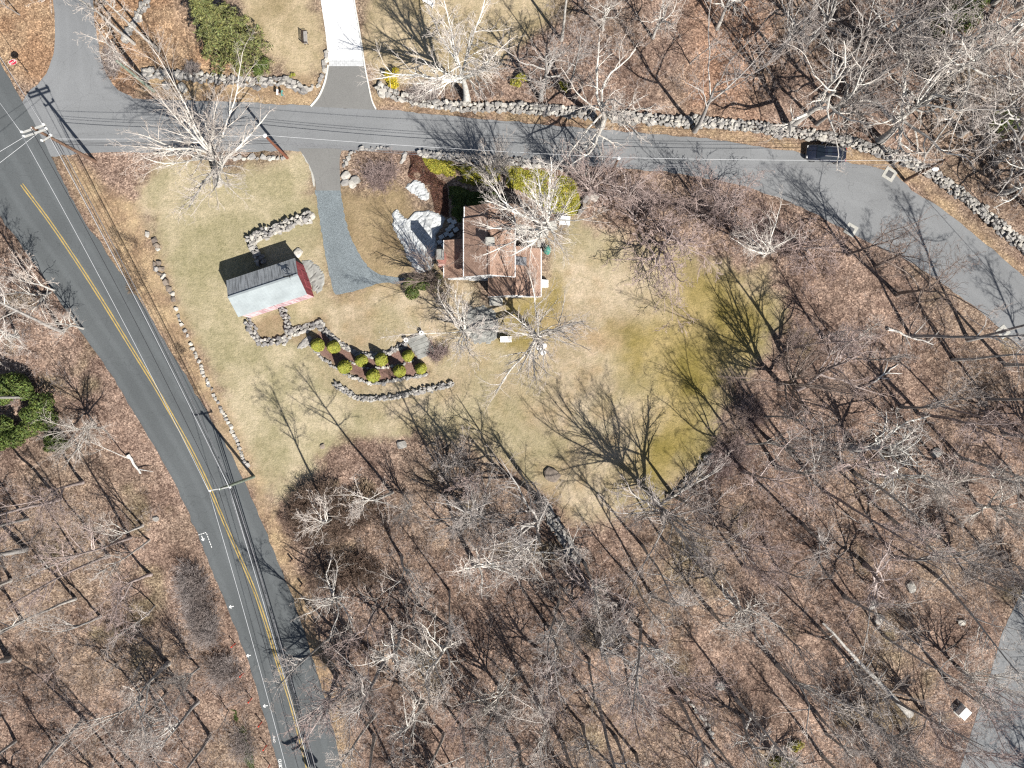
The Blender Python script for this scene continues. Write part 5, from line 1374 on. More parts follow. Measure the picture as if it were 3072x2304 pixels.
# --- the trees one can point at
tree(655, 548, 20, 'giant', 'pale', 'huge pale spreading tree on the lawn corner below the side road', 0, 1.0, lean=(-22, 4))
tree(441, 247, 17, 'slim', 'pale', 'slim pale trunk nearest the left end of the roadside wall', 0, lean=(-2, 0))
tree(403, 132, 18, 'slim', 'pale', 'straight pale trunk beside the short top-left stone wall', 1)
tree(479, 153, 18, 'slim', 'pale', 'slim pale trunk left of the big spruce', 2)
tree(1400, 302, 20, 'giant', 'white', 'whitish tree behind the wall right of the white drive', 1, 0.9)
tree(1623, 299, 17, 'oak', 'grey', 'leaning grey tree behind the upper wall above the house', 1)
tree(1800, 378, 20, 'sprawl', 'pale', 'big spreading tree growing through the gap in the roadside wall', 0, 1.05)
tree(2084, 392, 21, 'fork', 'grey', 'thick-based tree leaning right over the upper wall', 1, lean=(6, 3))
tree(2365, 385, 20, 'sprawl', 'pale', 'gnarled pale tree directly above the parked car', 2)
tree(2450, 372, 19, 'fork', 'grey', 'forked tree behind the wall just right of the parked car', 2)
tree(2640, 420, 21, 'sprawl', 'pale', 'bright pale tree behind the wall left of the street light pole', 1)
tree(2770, 470, 15, 'slim', 'pale', 'slim leaning tree just above the street light pole', 3, lean=(8, 6))
tree(1630, 700, 17, 'giant', 'white', 'white many-branched tree at the right corner of the house', 2, 1.1)
tree(1612, 1018, 17, 'giant', 'pale', 'round spreading tree on the lawn over the three white pots', 1, 1.0)
tree(1405, 1000, 13, 'maple', 'white', 'white-barked tree standing on the round terrace', 0, 1.0)
tree(1300, 846, 12, 'maple', 'brown', 'dark twiggy tree beside the evergreen shrub left of the house', 0, 0.8)
tree(1478, 545, 12, 'maple', 'pale', 'pale tree in the yellow-green bed above the house', 2, 0.8)
tree(1905, 655, 8, 'crab', 'pinkish', 'low pinkish tree right of the short dark stone wall', 0)
tree(2005, 715, 11, 'crab', 'pinkish', 'wide pinkish tree at the top edge of the right lawn', 1, 1.25)
tree(2290, 765, 12, 'oak', 'pale', 'pale gnarled tree at the upper right corner of the lawn', 2, 1.2)
tree(2140, 650, 9.5, 'crab', 'pinkish', 'pinkish thicket tree under the side road, middle of three', 2)
tree(2400, 745, 9, 'crab', 'pinkish', 'pinkish thicket tree nearest the lower catch basin', 0)
tree(2200, 690, 6.5, 'crab', 'pinkish', 'small pinkish tree between the lawn corner and the side road', 1)
tree(1830, 600, 7, 'crab', 'pinkish', 'small twiggy tree at the foot of the thin pole', 2)
tree(2690, 885, 19, 'fork', 'brown', 'dark forked tree leaning over the right road bend', 1, lean=(9, 5))
tree(2550, 1075, 13, 'slim', 'grey', 'grey tree among pale fallen limbs right of the lawn', 0, lean=(6, 0))
tree(2557, 1346, 17, 'sprawl', 'white', 'bright white gnarled tree in the right wood', 0, 1.0, lean=(0, -8))
tree(2620, 1420, 15, 'sprawl', 'pale', 'second pale gnarled tree below the bright white one', 1)
tree(1622, 1500, 20, 'oak', 'grey', 'tall tree beside the rubble wall at the lower tip of the lawn', 2)
tree(1970, 1502, 20, 'maple', 'grey', 'tall tree at the lower right edge of the lawn with long shadow', 0)
tree(2022, 1488, 18, 'fork', 'brown', 'dark slim tree right beside the tall lawn-edge tree', 1)
tree(2330, 1400, 22, 'fork', 'grey', 'tall forked tree behind the right lawn edge', 2)
tree(2340, 1152, 17, 'maple', 'brown', 'brown tree at the right tip of the lawn', 0)
tree(2180, 1290, 14, 'fork', 'brown', 'small dark tree on the right lawn edge above the half-buried wall', 2)
tree(1560, 1415, 15, 'fork', 'grey', 'slim tree on the lawn edge left of the smooth grey rock', 3)
tree(1235, 1515, 10.5, 'maple', 'grey', 'small fan-shaped tree right of the brush thicket', 0, 0.6)
tree(1335, 1400, 10.5, 'crab', 'grey', 'small branchy tree at the lower edge of the lawn', 1, 0.7)
tree(1200, 1905, 14, 'oak', 'white', 'bright pale tree nearest the brown roadside posts', 1)
tree(1270, 2110, 15, 'oak', 'pale', 'pale spreading tree near the bottom edge right of the main road', 0)
tree(1500, 2060, 14, 'maple', 'pale', 'pale fan-shaped tree in the lower middle of the wood', 1, 0.8)
tree(1780, 1810, 12, 'maple', 'pale', 'pale fan-shaped tree below the old rubble wall', 2, 0.7)
tree(1690, 1850, 11, 'maple', 'pale', 'smaller pale fan-shaped tree left of the other one below the rubble wall', 0, 0.7)
tree(1880, 1900, 13, 'oak', 'white', 'whitish crooked tree in the lower wood right of the fan-shaped trees', 2)
tree(1640, 2150, 12, 'fork', 'white', 'white forked tree near the bottom edge', 2)
tree(150, 880, 9.5, 'crab', 'pale', 'pale crooked tree left of the main road throwing its shadow on it', 0, 0.9)
tree(250, 985, 9, 'oak', 'pale', 'second pale tree left of the main road with shadow on the asphalt', 1, 0.9)
tree(60, 1010, 11, 'oak', 'white', 'white-limbed tree at the left edge above the evergreen clump', 2)
tree(288, 1277, 13, 'maple', 'pale', 'pale leaning tree beside the evergreen clump', 1, 0.7, lean=(-8, 4))
tree(385, 1375, 8, 'slim', 'pale', 'thin pale leaning tree below the evergreen clump', 0, lean=(-25, -8))
tree(430, 1575, 12, 'fork', 'pale', 'pale curved tree in the left wood near the painted dashed box', 2, lean=(-10, -3))
tree(450, 1620, 11, 'slim', 'pale', 'thin pale leaning tree below the pale curved one', 3, lean=(-14, -4))
tree(300, 1850, 14, 'fork', 'grey', 'grey forked tree at the lower left', 0)
tree(600, 2000, 11, 'maple', 'grey', 'fan-shaped grey tree nearest the red marker stakes', 2, 0.6)
tree(500, 2080, 13, 'fork', 'brown', 'dark forked tree in the lower left wood', 1)

tree(1765, 590, 13, 'maple', 'pinkish', 'pinkish fan-shaped tree below the short dark stone wall', 1, 0.8)
tree(2080, 590, 12, 'fork', 'pinkish', 'pinkish forked tree under the middle of the side road', 0)
tree(2545, 765, 15, 'fork', 'brown', 'dark forked tree casting its shadow beside the lower catch basin', 1)
tree(2625, 800, 16, 'fork', 'brown', 'dark tree at the lower road edge right of the lower catch basin', 2)
tree(1870, 590, 12, 'sprawl', 'pinkish', 'crooked pinkish tree right of the thin pole', 2, 0.8)
tree(2180, 640, 9, 'sprawl', 'pinkish', 'crooked pale tree on the lower road edge above the right lawn', 1, 0.9)
# --- the rest of the woods: scattered, each named by what it stands nearest to
Z_LEFT = [(-160, 700), (0, 700), (90, 810), (190, 960), (290, 1130), (340, 1230), (420, 1370), (480, 1500), (540, 1630), (600, 1760), (660, 1930), (700, 2050), (750, 2200), (790, 2420), (-160, 2420)]
Z_LOW = [(960, 1560), (1100, 1440), (1240, 1400), (1420, 1380), (1560, 1450), (1690, 1570), (1840, 1580), (1960, 1530), (2040, 1500), (2150, 1370), (2230, 1260), (2330, 1080), (2400, 960), (2500, 860), (2600, 830), (2700, 860), (2860, 950), (2990, 1060), (3200, 1230), (3200, 1600), (3000, 1800), (2930, 2080), (2850, 2440), (1100, 2440), (1060, 2250), (1000, 2000), (950, 1830)]
Z_TOPR = [(2100, -120), (3240, -120), (3240, 760), (3100, 690), (2960, 590), (2800, 460), (2560, 370), (2330, 330), (2160, 300), (2120, 160)]
Z_TOPM = [(1600, -60), (2090, -60), (2100, 280), (1900, 300), (1660, 270), (1580, 120)]
Z_OUT = [(3210, 1650), (3330, 1560), (3400, 2560), (3180, 2560)]
Z_TOPL = [(-120, -120), (130, -120), (120, 160), (-120, 160)]
Z_MIDR = [(1860, 560), (2060, 560), (2240, 600), (2420, 690), (2560, 780), (2500, 860), (2380, 830), (2300, 740), (2100, 690), (1900, 650)]
def inside(poly, x, y):
    return sdf(poly, np.array([float(x)]), np.array([float(y)]))[0] < 0
def scatter(poly, n, dmin, keep=()):
    a = np.array(poly, float); out = []
    tries = 0
    while len(out) < n and tries < 9000:
        tries += 1
        x = TR.uniform(a[:, 0].min(), a[:, 0].max()); y = TR.uniform(a[:, 1].min(), a[:, 1].max())
        if not inside(poly, x, y): continue
        if any((x - q[0]) ** 2 + (y - q[1]) ** 2 < dmin ** 2 for q in out): continue
        if any((x - q[1]) ** 2 + (y - q[2]) ** 2 < (dmin * 0.8) ** 2 for q in ALL_TREES): continue
        out.append((x, y))
    return out
def forest(poly, n, dmin, mix, hs, barks):
    for x, y in scatter(poly, n, dmin):
        kind = mix[int(TR.integers(len(mix)))]; H = TR.uniform(*hs[kind]); bk = barks[int(TR.integers(len(barks)))]
        lean = (TR.normal() * 4, TR.normal() * 4)
        tree(x, y, H, kind, bk, None, None, TR.uniform(0.85, 1.15), lean)
HS = {'oak': (12, 18), 'sprawl': (11, 16), 'maple': (11, 15), 'slim': (14, 21), 'fork': (13, 19), 'sapling': (5, 10), 'crab': (4.5, 7)}
forest(Z_LOW, 142, 52, ['oak', 'slim', 'slim', 'slim', 'fork', 'fork', 'sapling', 'maple', 'sprawl'], HS, ['grey', 'grey', 'pale', 'pinkish', 'pale'])
forest(Z_OUT, 12, 80, ['slim', 'fork', 'oak'], HS, ['grey', 'brown'])
forest(Z_LEFT, 54, 52, ['slim', 'slim', 'fork', 'sapling', 'sapling', 'oak'], HS, ['grey', 'pinkish', 'pale', 'grey'])
forest(Z_TOPR, 38, 66, ['sprawl', 'sprawl', 'oak', 'slim', 'fork'], {**HS, 'sprawl': (16, 21)}, ['pale', 'white', 'pale', 'grey'])
forest(Z_TOPM, 7, 90, ['oak', 'slim', 'sapling'], {**HS, 'oak': (9, 12)}, ['grey', 'pale'])
forest(Z_TOPL, 4, 60, ['slim', 'sapling'], HS, ['grey', 'pale'])
LAND = [(607, 1615, 'the painted dashed box on the main road'), (735, 2015, 'the red marker stakes'), (110, 1240, 'the evergreen clump at the left edge'), (470, 1555, 'the small white stone in the left wood'),
        (1010, 1560, 'the dried brush thicket'), (920, 1800, 'the brown roadside posts'), (2600, 2000, 'the pale fallen log'), (2880, 2130, 'the white utility box'), (1680, 1590, 'the old rubble wall'),
        (2135, 1380, 'the pale rock on the right lawn edge'), (2808, 1358, 'the squared grey rock'), (2160, 2055, 'the pale outcrop stone in the wood'), (2120, 2286, 'the pale stone at the bottom edge'),
        (2557, 1346, 'the bright white gnarled tree'), (2690, 885, 'the dark tree over the road bend'), (1270, 2110, 'the pale spreading bottom-edge tree'), (1500, 2060, 'the fan-shaped middle tree'),
        (1780, 1810, 'the fan-shaped tree below rubble'), (2330, 1152, 'the right tip of the lawn'), (2465, 465, 'the parked car'), (2714, 542, 'the street light pole'), (3072, 0, 'the top right corner'),
        (2300, 0, 'the pinkish clearing at the top'), (1720, 120, 'the floor above the big roadside tree'), (0, 0, 'the top left corner'), (0, 2304, 'the lower left corner'), (300, 1850, 'the grey forked lower-left tree'), (0, 1700, 'the left edge below evergreens'),
        (3072, 1500, 'the right edge of the wood'), (2885, 1867, 'the white rock by the pavement'), (2550, 1075, 'the pale fallen limbs'), (1330, 1640, 'the leafy floor beside the thicket')]
ORD = ['', 'second ', 'third ', 'fourth ', 'fifth ', 'sixth ', 'seventh ', 'eighth ', 'ninth ', 'tenth ', 'eleventh ', 'twelfth ', 'thirteenth ', 'fourteenth ', 'fifteenth ', 'sixteenth ', 'seventeenth ', 'eighteenth ', 'nineteenth ', 'twentieth ']
by = {}
for t, x, y, H, bk, auto in ALL_TREES:
    if auto:
        i = min(range(len(LAND)), key=lambda k: (LAND[k][0] - x) ** 2 + (LAND[k][1] - y) ** 2)
        by.setdefault(i, []).append(((LAND[i][0] - x) ** 2 + (LAND[i][1] - y) ** 2, t, H, bk))
for i, L in by.items():
    L.sort(key=lambda a: a[0])
    for k, (_, t, H, bk) in enumerate(L):
        size = 'tall' if H > 14 else ('slender young' if H < 9 else 'middling')
        t['label'] = f'{size} {bk} bare wood tree, {ORD[k]}nearest {LAND[i][2]}'
        t['group'] = 'bare woodland trees'

# ------------------------------------------------------------------ undergrowth: twiggy brush that nobody could count
def brush(name, label, polys, n, hgt, mat, seed, k1=4, k2=3, spread=0.45, r=0.011, clump=0.12, minr=0.008, dens=None, kindcat='brush'):
    rng = np.random.default_rng(seed)
    pts = []
    for poly in polys:
        q = np.array(px_poly(poly)); m = int(n / len(polys)); got = 0
        while got < m:
            x = rng.uniform(q[:, 0].min(), q[:, 0].max(), m); y = rng.uniform(q[:, 1].min(), q[:, 1].max(), m)
            ok = (sdf(q, x, y) + (fbm(x * .35, y * .35, seed + 5, 3) - .35) * 5 < 0) & (fbm(x * clump, y * clump, seed, 3) > rng.normal(0.47, 0.05, m))
            pts.append(np.stack([x[ok], y[ok]], 1)); got += ok.sum()
    pts = np.concatenate(pts)
    N = len(pts)
    z = np.array([ground_z(a, b) for a, b in pts])
    start = np.column_stack([pts, z - 0.1])
    d = np.column_stack([rng.normal(0, spread, (N, 2)), np.full(N, 0.8)])
    L = rng.uniform(hgt * 0.5, hgt, N)
    org = start.mean(0)
    V = []; Q = []; C = []; m = 0
    a = walk(rng, start - org, d, L, 3, 0.22, -0.02); ra = np.tile(r * np.linspace(1.2, 0.7, 4), (N, 1))
    for lev, (k, lr) in enumerate(((0, 0), (k1, 0.5), (k2, 0.5))):
        if lev:
            p, dd, LL, rr = children(rng, a, ra, L, k, 0.15, 1, 0.75, 0.3, lr, 0.25, 0.3)
            sg = 2 if lev == 1 else 1
            a = walk(rng, p, dd, LL, sg, 0.2, -0.01); ra = np.maximum(np.tile(rr[:, None] * 0.7, (1, sg + 1)), minr); L = LL
        v, q = tubes_np(a, ra, 3); V.append(v); Q.append(q + m); m += len(v)
        t = np.clip(rng.normal(1, 0.22, len(a)), 0.4, 1.6); C.append(np.repeat(np.repeat(t, a.shape[1])[:, None], 3, 0) * np.ones((1, 3)))
    me = mesh_np(name, np.concatenate(V), quads=np.concatenate(Q), mats=[M[mat]], colors=np.concatenate(C))
    o = link(name, me, None, org)
    return tag(o, label, kindcat, kind='stuff')
brush('undergrowth', 'bare twiggy undergrowth on the floor of the lower wood', [Z_LOW], 4600, 1.6, 'brush', 201, 4, 3)
brush('undergrowth', 'bare twiggy undergrowth in the wood left of the main road', [Z_LEFT], 2300, 1.5, 'brush', 202, 4, 3)
brush('undergrowth', 'bare twiggy undergrowth behind the upper right wall', [Z_TOPR], 1500, 1.3, 'brush', 203, 4, 3)
brush('undergrowth', 'thin twigs above the upper wall behind the big roadside tree', [Z_TOPM, [(1200, 250), (1560, 280), (1560, 310), (1250, 290)]], 700, 1.2, 'brush', 204, 4, 3)
brush('undergrowth', 'pinkish brush between the side road and the right lawn', [Z_MIDR], 700, 1.6, 'brush_red', 205, 5, 3, clump=0.25)
brush('undergrowth', 'brown brush at the top left between road and spruce', [[(300, 130), (380, 130), (480, 200), (640, 220), (640, 235), (440, 225), (330, 250)], [(480, 160), (560, 190), (690, 225), (520, 215)]], 500, 1.1, 'brush', 206, 4, 3)
brush('undergrowth', 'twiggy bed right of the house drive mouth', [[(1055, 470), (1100, 455), (1180, 455), (1200, 520), (1180, 590), (1110, 590), (1070, 550)]], 260, 1.6, 'brush_red', 207, 5, 3, clump=0.5)
brush('undergrowth', 'reddish brush around the terrace steps under the white tree', [[(1270, 1010), (1330, 1000), (1360, 1060), (1330, 1110), (1280, 1120), (1260, 1060)]], 160, 1.2, 'brush_red', 208, 5, 3, clump=0.5)
brush('undergrowth', 'dark twigs beside the right edge of the lawn', [[(2050, 1480), (2160, 1340), (2330, 1060), (2400, 940), (2450, 1000), (2330, 1220), (2200, 1420), (2100, 1540), (1900, 1570), (1800, 1580), (1830, 1560)]], 800, 2.0, 'brush_red', 209, 5, 3, clump=0.25)
brush('dried_brush_thicket', 'tangled straw-coloured brush at the top of the thicket right of the main road', [[(960, 1400), (1060, 1370), (1130, 1440), (1130, 1560), (1060, 1600), (980, 1540)]], 520, 1.5, 'straw', 210, 6, 3, spread=0.8, r=0.014, clump=0.3, minr=0.013)
brush('dried_brush_thicket', 'dense dark brown thicket right of the main road above the brown posts', [[(900, 1440), (1000, 1440), (1110, 1500), (1150, 1600), (1130, 1720), (1040, 1780), (940, 1720), (890, 1560)]], 1500, 2.6, 'brush_dark', 213, 6, 3, spread=0.7, r=0.014, clump=0.2, minr=0.011)
brush('dried_brush_thicket', 'dark dead thicket along the left edge of the main road', [[(560, 1640), (610, 1720), (660, 1880), (720, 2060), (760, 2250), (720, 2260), (660, 2060), (600, 1880), (540, 1720)]], 900, 2.2, 'brush', 211, 6, 3, spread=0.6, clump=0.08)
brush('dry_grass', 'straw-coloured grass tufts on the verge beside the main road', [[(240, 610), (300, 700), (420, 880), (480, 980), (540, 1080), (560, 1060), (510, 960), (470, 850), (440, 760), (330, 620)]], 1500, 0.5, 'straw', 212, 3, 1, spread=0.5, r=0.010, clump=0.2, kindcat='grass')

# ------------------------------------------------------------------ leaves
def leaves_np(rng, c, n_dir, size, aspect=1.0, jit=0.6):
    """one leaf quad per centre, roughly facing n_dir"""
    N = len(c)
    nrm = n_dir + rng.normal(0, jit, (N, 3)); nrm /= np.linalg.norm(nrm, axis=1, keepdims=True) + 1e-9
    rv = rng.normal(size=(N, 3)); u = np.cross(nrm, rv); u /= np.linalg.norm(u, axis=1, keepdims=True) + 1e-9
    w = np.cross(nrm, u)
    s = (size * rng.uniform(0.6, 1.4, N))[:, None]
    V = np.stack([c - u * s, c - w * s * aspect * 0.5 + nrm * s * 0.15, c + u * s, c + w * s * aspect * 0.5 + nrm * s * 0.15], 1)
    return V.reshape(-1, 3), np.arange(N * 4).reshape(N, 4)
def leaf_mesh(name, rng, c, d, size, mat, aspect=1.0, jit=0.6, var=0.25):
    v, q = leaves_np(rng, c, d, size, aspect, jit)
    t = np.clip(rng.normal(1, var, len(c)), 0.35, 1.7)[:, None] * np.array([[1, 1, 1.0]]) * np.column_stack([rng.normal(1, 0.08, len(c)), np.ones(len(c)), rng.normal(1, 0.1, len(c))])
    return mesh_np(name, v, quads=q, mats=[M[mat]], colors=np.repeat(t, 4, 0))

# clipped conical evergreens
def cone_meshes(seed):
    rng = np.random.default_rng(seed); N = 3800
    h = rng.random(N) ** 0.8; a = rng.random(N) * 6.283
    prof = 0.90 * np.clip(1 - h, 0, 1) ** 0.72 * (0.72 + 0.28 * np.minimum(1, h * 6))
    lump = 1 + 0.16 * (fbm(a * 3 + seed, h * 6, seed, 3) - 0.5) * 2
    r = prof * lump * rng.uniform(0.86, 1.03, N)
    c = np.column_stack([np.cos(a) * r, np.sin(a) * r, 0.05 + h * 2.2])
    d = np.column_stack([np.cos(a), np.sin(a), 0.5 + h])
    crown = leaf_mesh('crown', rng, c, d, np.full(N, 0.10), 'leaf_cone', 0.8, 0.7, 0.28)
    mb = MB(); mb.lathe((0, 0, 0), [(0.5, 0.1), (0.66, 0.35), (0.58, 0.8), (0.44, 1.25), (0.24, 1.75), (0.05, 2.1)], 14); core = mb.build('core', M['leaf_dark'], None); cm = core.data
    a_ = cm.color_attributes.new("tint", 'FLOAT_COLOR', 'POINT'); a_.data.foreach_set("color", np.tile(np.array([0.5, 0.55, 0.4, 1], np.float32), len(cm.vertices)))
    bpy.data.objects.remove(core)
    mb = MB(); mb.tube([(0, 0, -0.1), (0, 0, 0.5)], 0.06, 6); tk = mb.build('trunk', M['pole_wood'], None); tm = tk.data; bpy.data.objects.remove(tk)
    return crown, cm, tm
CONES = [cone_meshes(s) for s in (1, 2, 3)]
for i, (x, y, s, lab) in enumerate([(957, 1036, 1.02, 'leftmost clipped evergreen in the mulch bed'), (1004, 1042, 1.0, 'second clipped evergreen of the upper row from the left'), (1037, 1101, 1.05, 'leftmost clipped evergreen of the lower row'), (1087, 1082, .98, 'third clipped evergreen of the upper row from the left'), (1122, 1127, 1.02, 'second clipped evergreen of the lower row, lowest of all'), (1146, 1079, 1.0, 'fourth clipped evergreen of the upper row from the left'), (1200, 1113, .98, 'third clipped evergreen of the lower row from the left'), (1226, 1068, .9, 'rightmost clipped evergreen of the upper row by the steps'), (1264, 1106, .88, 'rightmost clipped evergreen of the lower row under bare branches')]):
    t = thing('clipped_evergreen', lab, 'shrub', P(x, y), TR.random() * 6.28, 'clipped evergreens in the mulch bed'); t.scale = (s, s, s * TR.uniform(1.0, 1.15))
    cr, co, tk = CONES[i % 3]
    link('crown', cr, t); link('inner_foliage', co, t); link('trunk', tk, t)

def shrub(x, y, rx, ry, h, mat, label, seed, n=2600, leaf=0.10, rz=0.0, name='shrub', lumps=7, stems=6, var=0.3):
    """leafy shrub: leaves over several lobes, twigs inside"""
    rng = np.random.default_rng(seed)
    p = P(x, y); p.z = ground_z(p.x, p.y)
    t = thing(name, label, 'shrub', p, rz)
    lc = np.column_stack([rng.normal(0, 0.42, (lumps, 2)), rng.uniform(0.3, 0.75, lumps)]); lr = rng.uniform(0.35, 0.6, lumps)
    k = rng.integers(lumps, size=n); v = rng.normal(size=(n, 3)); v /= np.linalg.norm(v, axis=1, keepdims=True); v[:, 2] = np.abs(v[:, 2]) * rng.choice([1, 1, 1, -0.4], n)
    c = lc[k] + v * (lr[k] * rng.uniform(0.7, 1.05, n))[:, None]
    c = c * np.array([rx, ry, h]); c[:, 2] = np.maximum(c[:, 2], 0.05)
    me = leaf_mesh('crown', rng, c, v + np.array([0, 0, 0.4]), np.full(n, leaf), mat, 0.9, 0.6, var); link('crown', me, t)
    mb = MB()
    for i in range(stems):
        e = lc[i % lumps] * np.array([rx, ry, h]); mb.tube([(0.05 * i - 0.1, 0, -0.1), tuple(e * 0.5), tuple(e)], [0.04, 0.03, 0.015], 5)
    mb.build('stems', M['pole_wood'], t)
    return t
shrub(1172, 243, 1.0, 1.15, 1.3, 'leaf_yellow', 'bright yellow round shrub right of the white drive', 31, 2600, 0.09)
shrub(1560, 243, 0.85, 0.85, 1.1, 'leaf_cover', 'olive-yellow shrub behind the upper wall between bare trees', 32, 1500, 0.09)
shrub(1690, 268, 0.6, 0.7, 0.9, 'leaf_cover', 'small yellowish shrub left of the big roadside tree', 33, 700, 0.09)
shrub(783, 212, 0.95, 1.3, 1.7, 'leaf_dark', 'small dark evergreen below the big spruce', 34, 2200, 0.10, var=0.35)
shrub(1250, 858, 1.5, 1.2, 1.6, 'leaf_dark', 'broad green evergreen shrub at the end of the gravel drive', 35, 4200, 0.11)
shrub(1312, 845, 0.9, 1.4, 1.4, 'leaf_spruce', 'duller green shrub at the left corner of the house', 36, 1900, 0.10)
shrub(882, 229, 0.28, 0.28, 0.55, 'leaf_cone', 'tiny round green shrub above the roadside wall', 37, 350, 0.05)
shrub(60, 1180, 3.0, 2.2, 3.2, 'leaf_dark', 'upper part of the evergreen clump at the left edge', 38, 7000, 0.15, var=0.4)
shrub(150, 1250, 2.6, 2.2, 2.6, 'leaf_dark', 'right part of the evergreen clump at the left edge', 39, 5500, 0.15, var=0.4)
shrub(50, 1300, 3.0, 2.2, 3.0, 'leaf_dark', 'lower part of the evergreen clump at the left edge', 40, 6500, 0.15, var=0.4)
shrub(185, 1325, 1.5, 1.2, 1.5, 'leaf_dark', 'small bright evergreen below the left edge clump', 41, 1800, 0.13)
shrub(2850, 60, 3.2, 3.0, 4.5, 'leaf_dark', 'dark evergreen behind the pale trees at the top right', 42, 4200, 0.16, var=0.4)
shrub(3000, 380, 2.2, 1.8, 2.2, 'leaf_dark', 'mossy green shrub at the right edge above the road wall', 43, 1800, 0.13, var=0.4)
shrub(2330, 2290, 1.6, 1.3, 0.8, 'leaf_cover', 'yellowish ground shrub at the bottom edge of the wood', 44, 1500, 0.10)
shrub(2385, 2235, 1.3, 0.9, 0.6, 'leaf_cover', 'smaller yellowish ground shrub above the bottom one', 45, 900, 0.10)

# big spruce at the top: whorls of drooping boughs carrying needle sprays
def spruce(x, y, H, Rm, label, seed):
    rng = np.random.default_rng(seed); p = P(x, y)
    t = thing('spruce_tree', label, 'tree', p, 0.3)
    mb = MB(); mb.tube([(0, 0, -0.3), (0, 0, H * 0.5), (0, 0, H)], [0.32, 0.2, 0.03], 10); mb.build('trunk', M['pole_wood'], t)
    B = 190; hz = np.sort(rng.random(B)) ** 0.9 * 0.95 + 0.05; az = np.arange(B) * 2.399 + rng.normal(0, 0.3, B)
    L = Rm * (1 - hz) ** 0.75 * rng.uniform(0.7, 1.15, B) + 0.25
    S = 26; tt = np.linspace(0.08, 1, S)
    bx_ = np.cos(az)[:, None] * L[:, None] * tt; by_ = np.sin(az)[:, None] * L[:, None] * tt
    bz = (hz * H)[:, None] + L[:, None] * (0.18 * tt - 0.42 * tt ** 2)
    c = np.stack([bx_, by_, bz], -1); K = 7
    c = np.repeat(c.reshape(-1, 3), K, 0); wdt = np.repeat((L[:, None] * 0.13 * (1.1 - tt)).reshape(-1), K)[:, None] + 0.05
    c = c + rng.normal(0, 1, c.shape) * wdt * np.array([1, 1, 0.45])
    d = np.tile(np.array([0, 0, 1.0]), (len(c), 1)) + c * np.array([.12, .12, 0])
    keep = rng.random(len(c)) < 0.55; c = c[keep]; d = d[keep]
    me = leaf_mesh('crown', rng, c, d, np.full(len(c), 0.20), 'leaf_spruce', 0.5, 0.8, 0.45); link('crown', me, t)
    a = np.stack([bx_[:, ::5], by_[:, ::5], bz[:, ::5]], -1); v, q = tubes_np(a, np.tile(np.linspace(0.035, 0.012, a.shape[1]), (B, 1)), 3)
    me = mesh_np('boughs', v, quads=q, mats=[M['bark']], colors=np.full((len(v), 3), 0.8)); o = link('boughs', me, t); o.color = (0.25, 0.2, 0.16, 1)
spruce(722, 160, 12.5, 4.2, 'big olive-green spruce left of the white drive', 51)

# leafy ground cover beds
def cover(name, label, poly, n, mat, h, size, seed, cat='ground cover'):
    rng = np.random.default_rng(seed); q = np.array(px_poly(poly)); pts = []
    got = 0
    while got < n:
        x = rng.uniform(q[:, 0].min(), q[:, 0].max(), n); y = rng.uniform(q[:, 1].min(), q[:, 1].max(), n)
        d = -(sdf(q, x, y) + (fbm(x * .6, y * .6, seed, 3) - .5) * 1.2)
        ok = (d > 0) & (fbm(x * 0.8, y * 0.8, seed + 3, 3) > rng.normal(0.33, 0.06, n)); e = np.clip(d, 0, .8)[ok]
        pts.append(np.column_stack([x[ok], y[ok], 0.04 + h * (0.4 + fbm(x[ok] * 1.1, y[ok] * 1.1, seed + 7, 3)) * e * rng.uniform(0.55, 1.05, ok.sum())])); got += ok.sum()
    c = np.concatenate(pts)[:n]; org = np.array([c[:, 0].mean(), c[:, 1].mean(), 0])
    me = leaf_mesh(name, rng, c - org, np.tile(np.array([0, 0, 1.0]), (n, 1)), np.full(n, size), mat, 0.9, 0.6, 0.35)
    o = link(name, me, None, org); return tag(o, label, cat, kind='stuff')
cover('ground_cover', 'yellow-green leafy bed between the side road wall and the house', [(1262, 474), (1336, 480), (1475, 496), (1500, 530), (1480, 560), (1420, 560), (1370, 545), (1330, 525), (1290, 515)], 15000, 'leaf_cover', 0.7, 0.10, 61)
cover('ground_cover', 'yellow-green leafy bed under the white tree right of the house', [(1500, 500), (1620, 505), (1735, 540), (1740, 645), (1700, 650), (1660, 640), (1600, 600), (1520, 560)], 15000, 'leaf_cover', 0.5, 0.10, 62)
cover('ground_cover', 'red-brown leafy bed beside the pale oval ledge', [(1225, 460), (1262, 462), (1295, 515), (1340, 545), (1345, 600), (1345, 650), (1310, 632), (1300, 600), (1290, 570), (1262, 540), (1225, 525)], 12000, 'leaf_red', 0.6, 0.09, 63)
cover('ground_cover', 'shaded green bed in the shadow of the house', [(1345, 560), (1420, 570), (1470, 575), (1520, 590), (1530, 612), (1395, 615), (1385, 680), (1350, 650)], 7000, 'leaf_dark', 0.6, 0.10, 64)
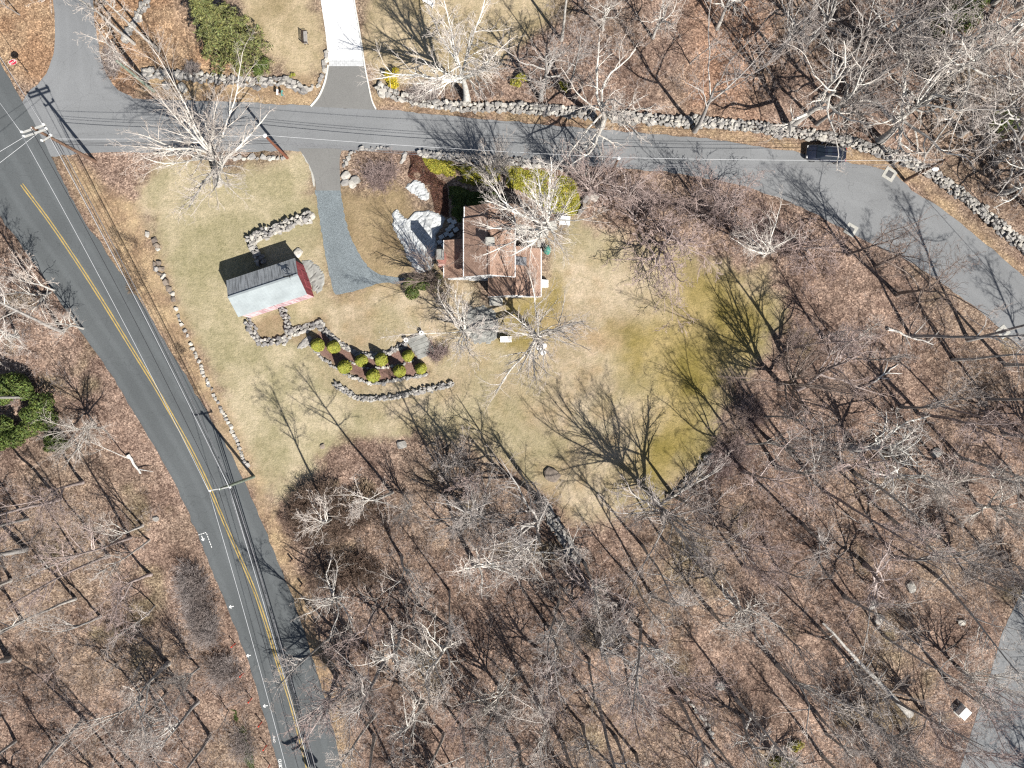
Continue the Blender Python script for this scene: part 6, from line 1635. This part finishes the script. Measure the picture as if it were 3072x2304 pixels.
cover('ditch_moss', 'green mossy ditch beside the red marker stakes', [(690, 2120), (712, 2130), (735, 2190), (760, 2260), (780, 2330), (750, 2330), (725, 2240), (700, 2180)], 3500, 'leaf_dark', 0.2, 0.08, 65, 'moss')
# fallen timber
def log(a, b, r0, r1, label, bark, seed, stubs=5):
    rng = np.random.default_rng(seed); A = P(*a); B = P(*b); L = (B - A).length; d = (B - A).normalized(); n = Vector((-d.y, d.x, 0))
    A.z = ground_z(A.x, A.y) + r0 * 0.7; t = thing('fallen_log', label, 'log', A)
    pts = []; 
    for i in range(9):
        q = A + d * L * i / 8 + n * rng.normal() * 0.08; q.z = ground_z(q.x, q.y) + (r0 + (r1 - r0) * i / 8) * 0.8 + 0.05; pts.append(q - A)
    rr = np.array([r0 * 1.5] + [r0 + (r1 - r0) * i / 8 for i in range(1, 9)])[None]
    v, q = tubes_np(np.array([[tuple(p) for p in pts]]), rr, 9)
    me = mesh_np('trunk', v, quads=q, mats=[M['bark']], smooth=True, colors=np.full((len(v), 3), 1.0)); o = link('trunk', me, t); o.color = (*BARK[bark], 1)
    for i in range(stubs):
        j = int(rng.integers(3, 8)); e = pts[j] + n * rng.choice([-1, 1]) * rng.uniform(0.8, 2.2) + d * rng.uniform(0.3, 1.5) + Vector((0, 0, rng.uniform(0.1, 0.9)))
        m_ = (pts[j] + e) / 2 + Vector((0, 0, 0.15))
        v, q = tubes_np(np.array([[tuple(pts[j]), tuple(m_), tuple(e)]]), np.array([[0.09, 0.06, 0.02]]), 6)
        me = mesh_np('limb', v, quads=q, mats=[M['bark']], colors=np.full((len(v), 3), 1.0)); o = link('limb', me, t); o.color = (*BARK[bark], 1)
log((2727, 2141), (2464, 1867), 0.34, 0.13, 'long pale fallen log in the lower right wood', 'pale', 71)
log((2660, 985), (2800, 1035), 0.16, 0.07, 'short pale fallen limb right of the lawn', 'pale', 72, 3)
log((2600, 1160), (2690, 1090), 0.14, 0.06, 'second pale fallen limb below the short one', 'white', 73, 3)
log((385, 1365), (424, 1420), 0.18, 0.12, 'short bleached log in the wood left of the main road', 'white', 74, 1)
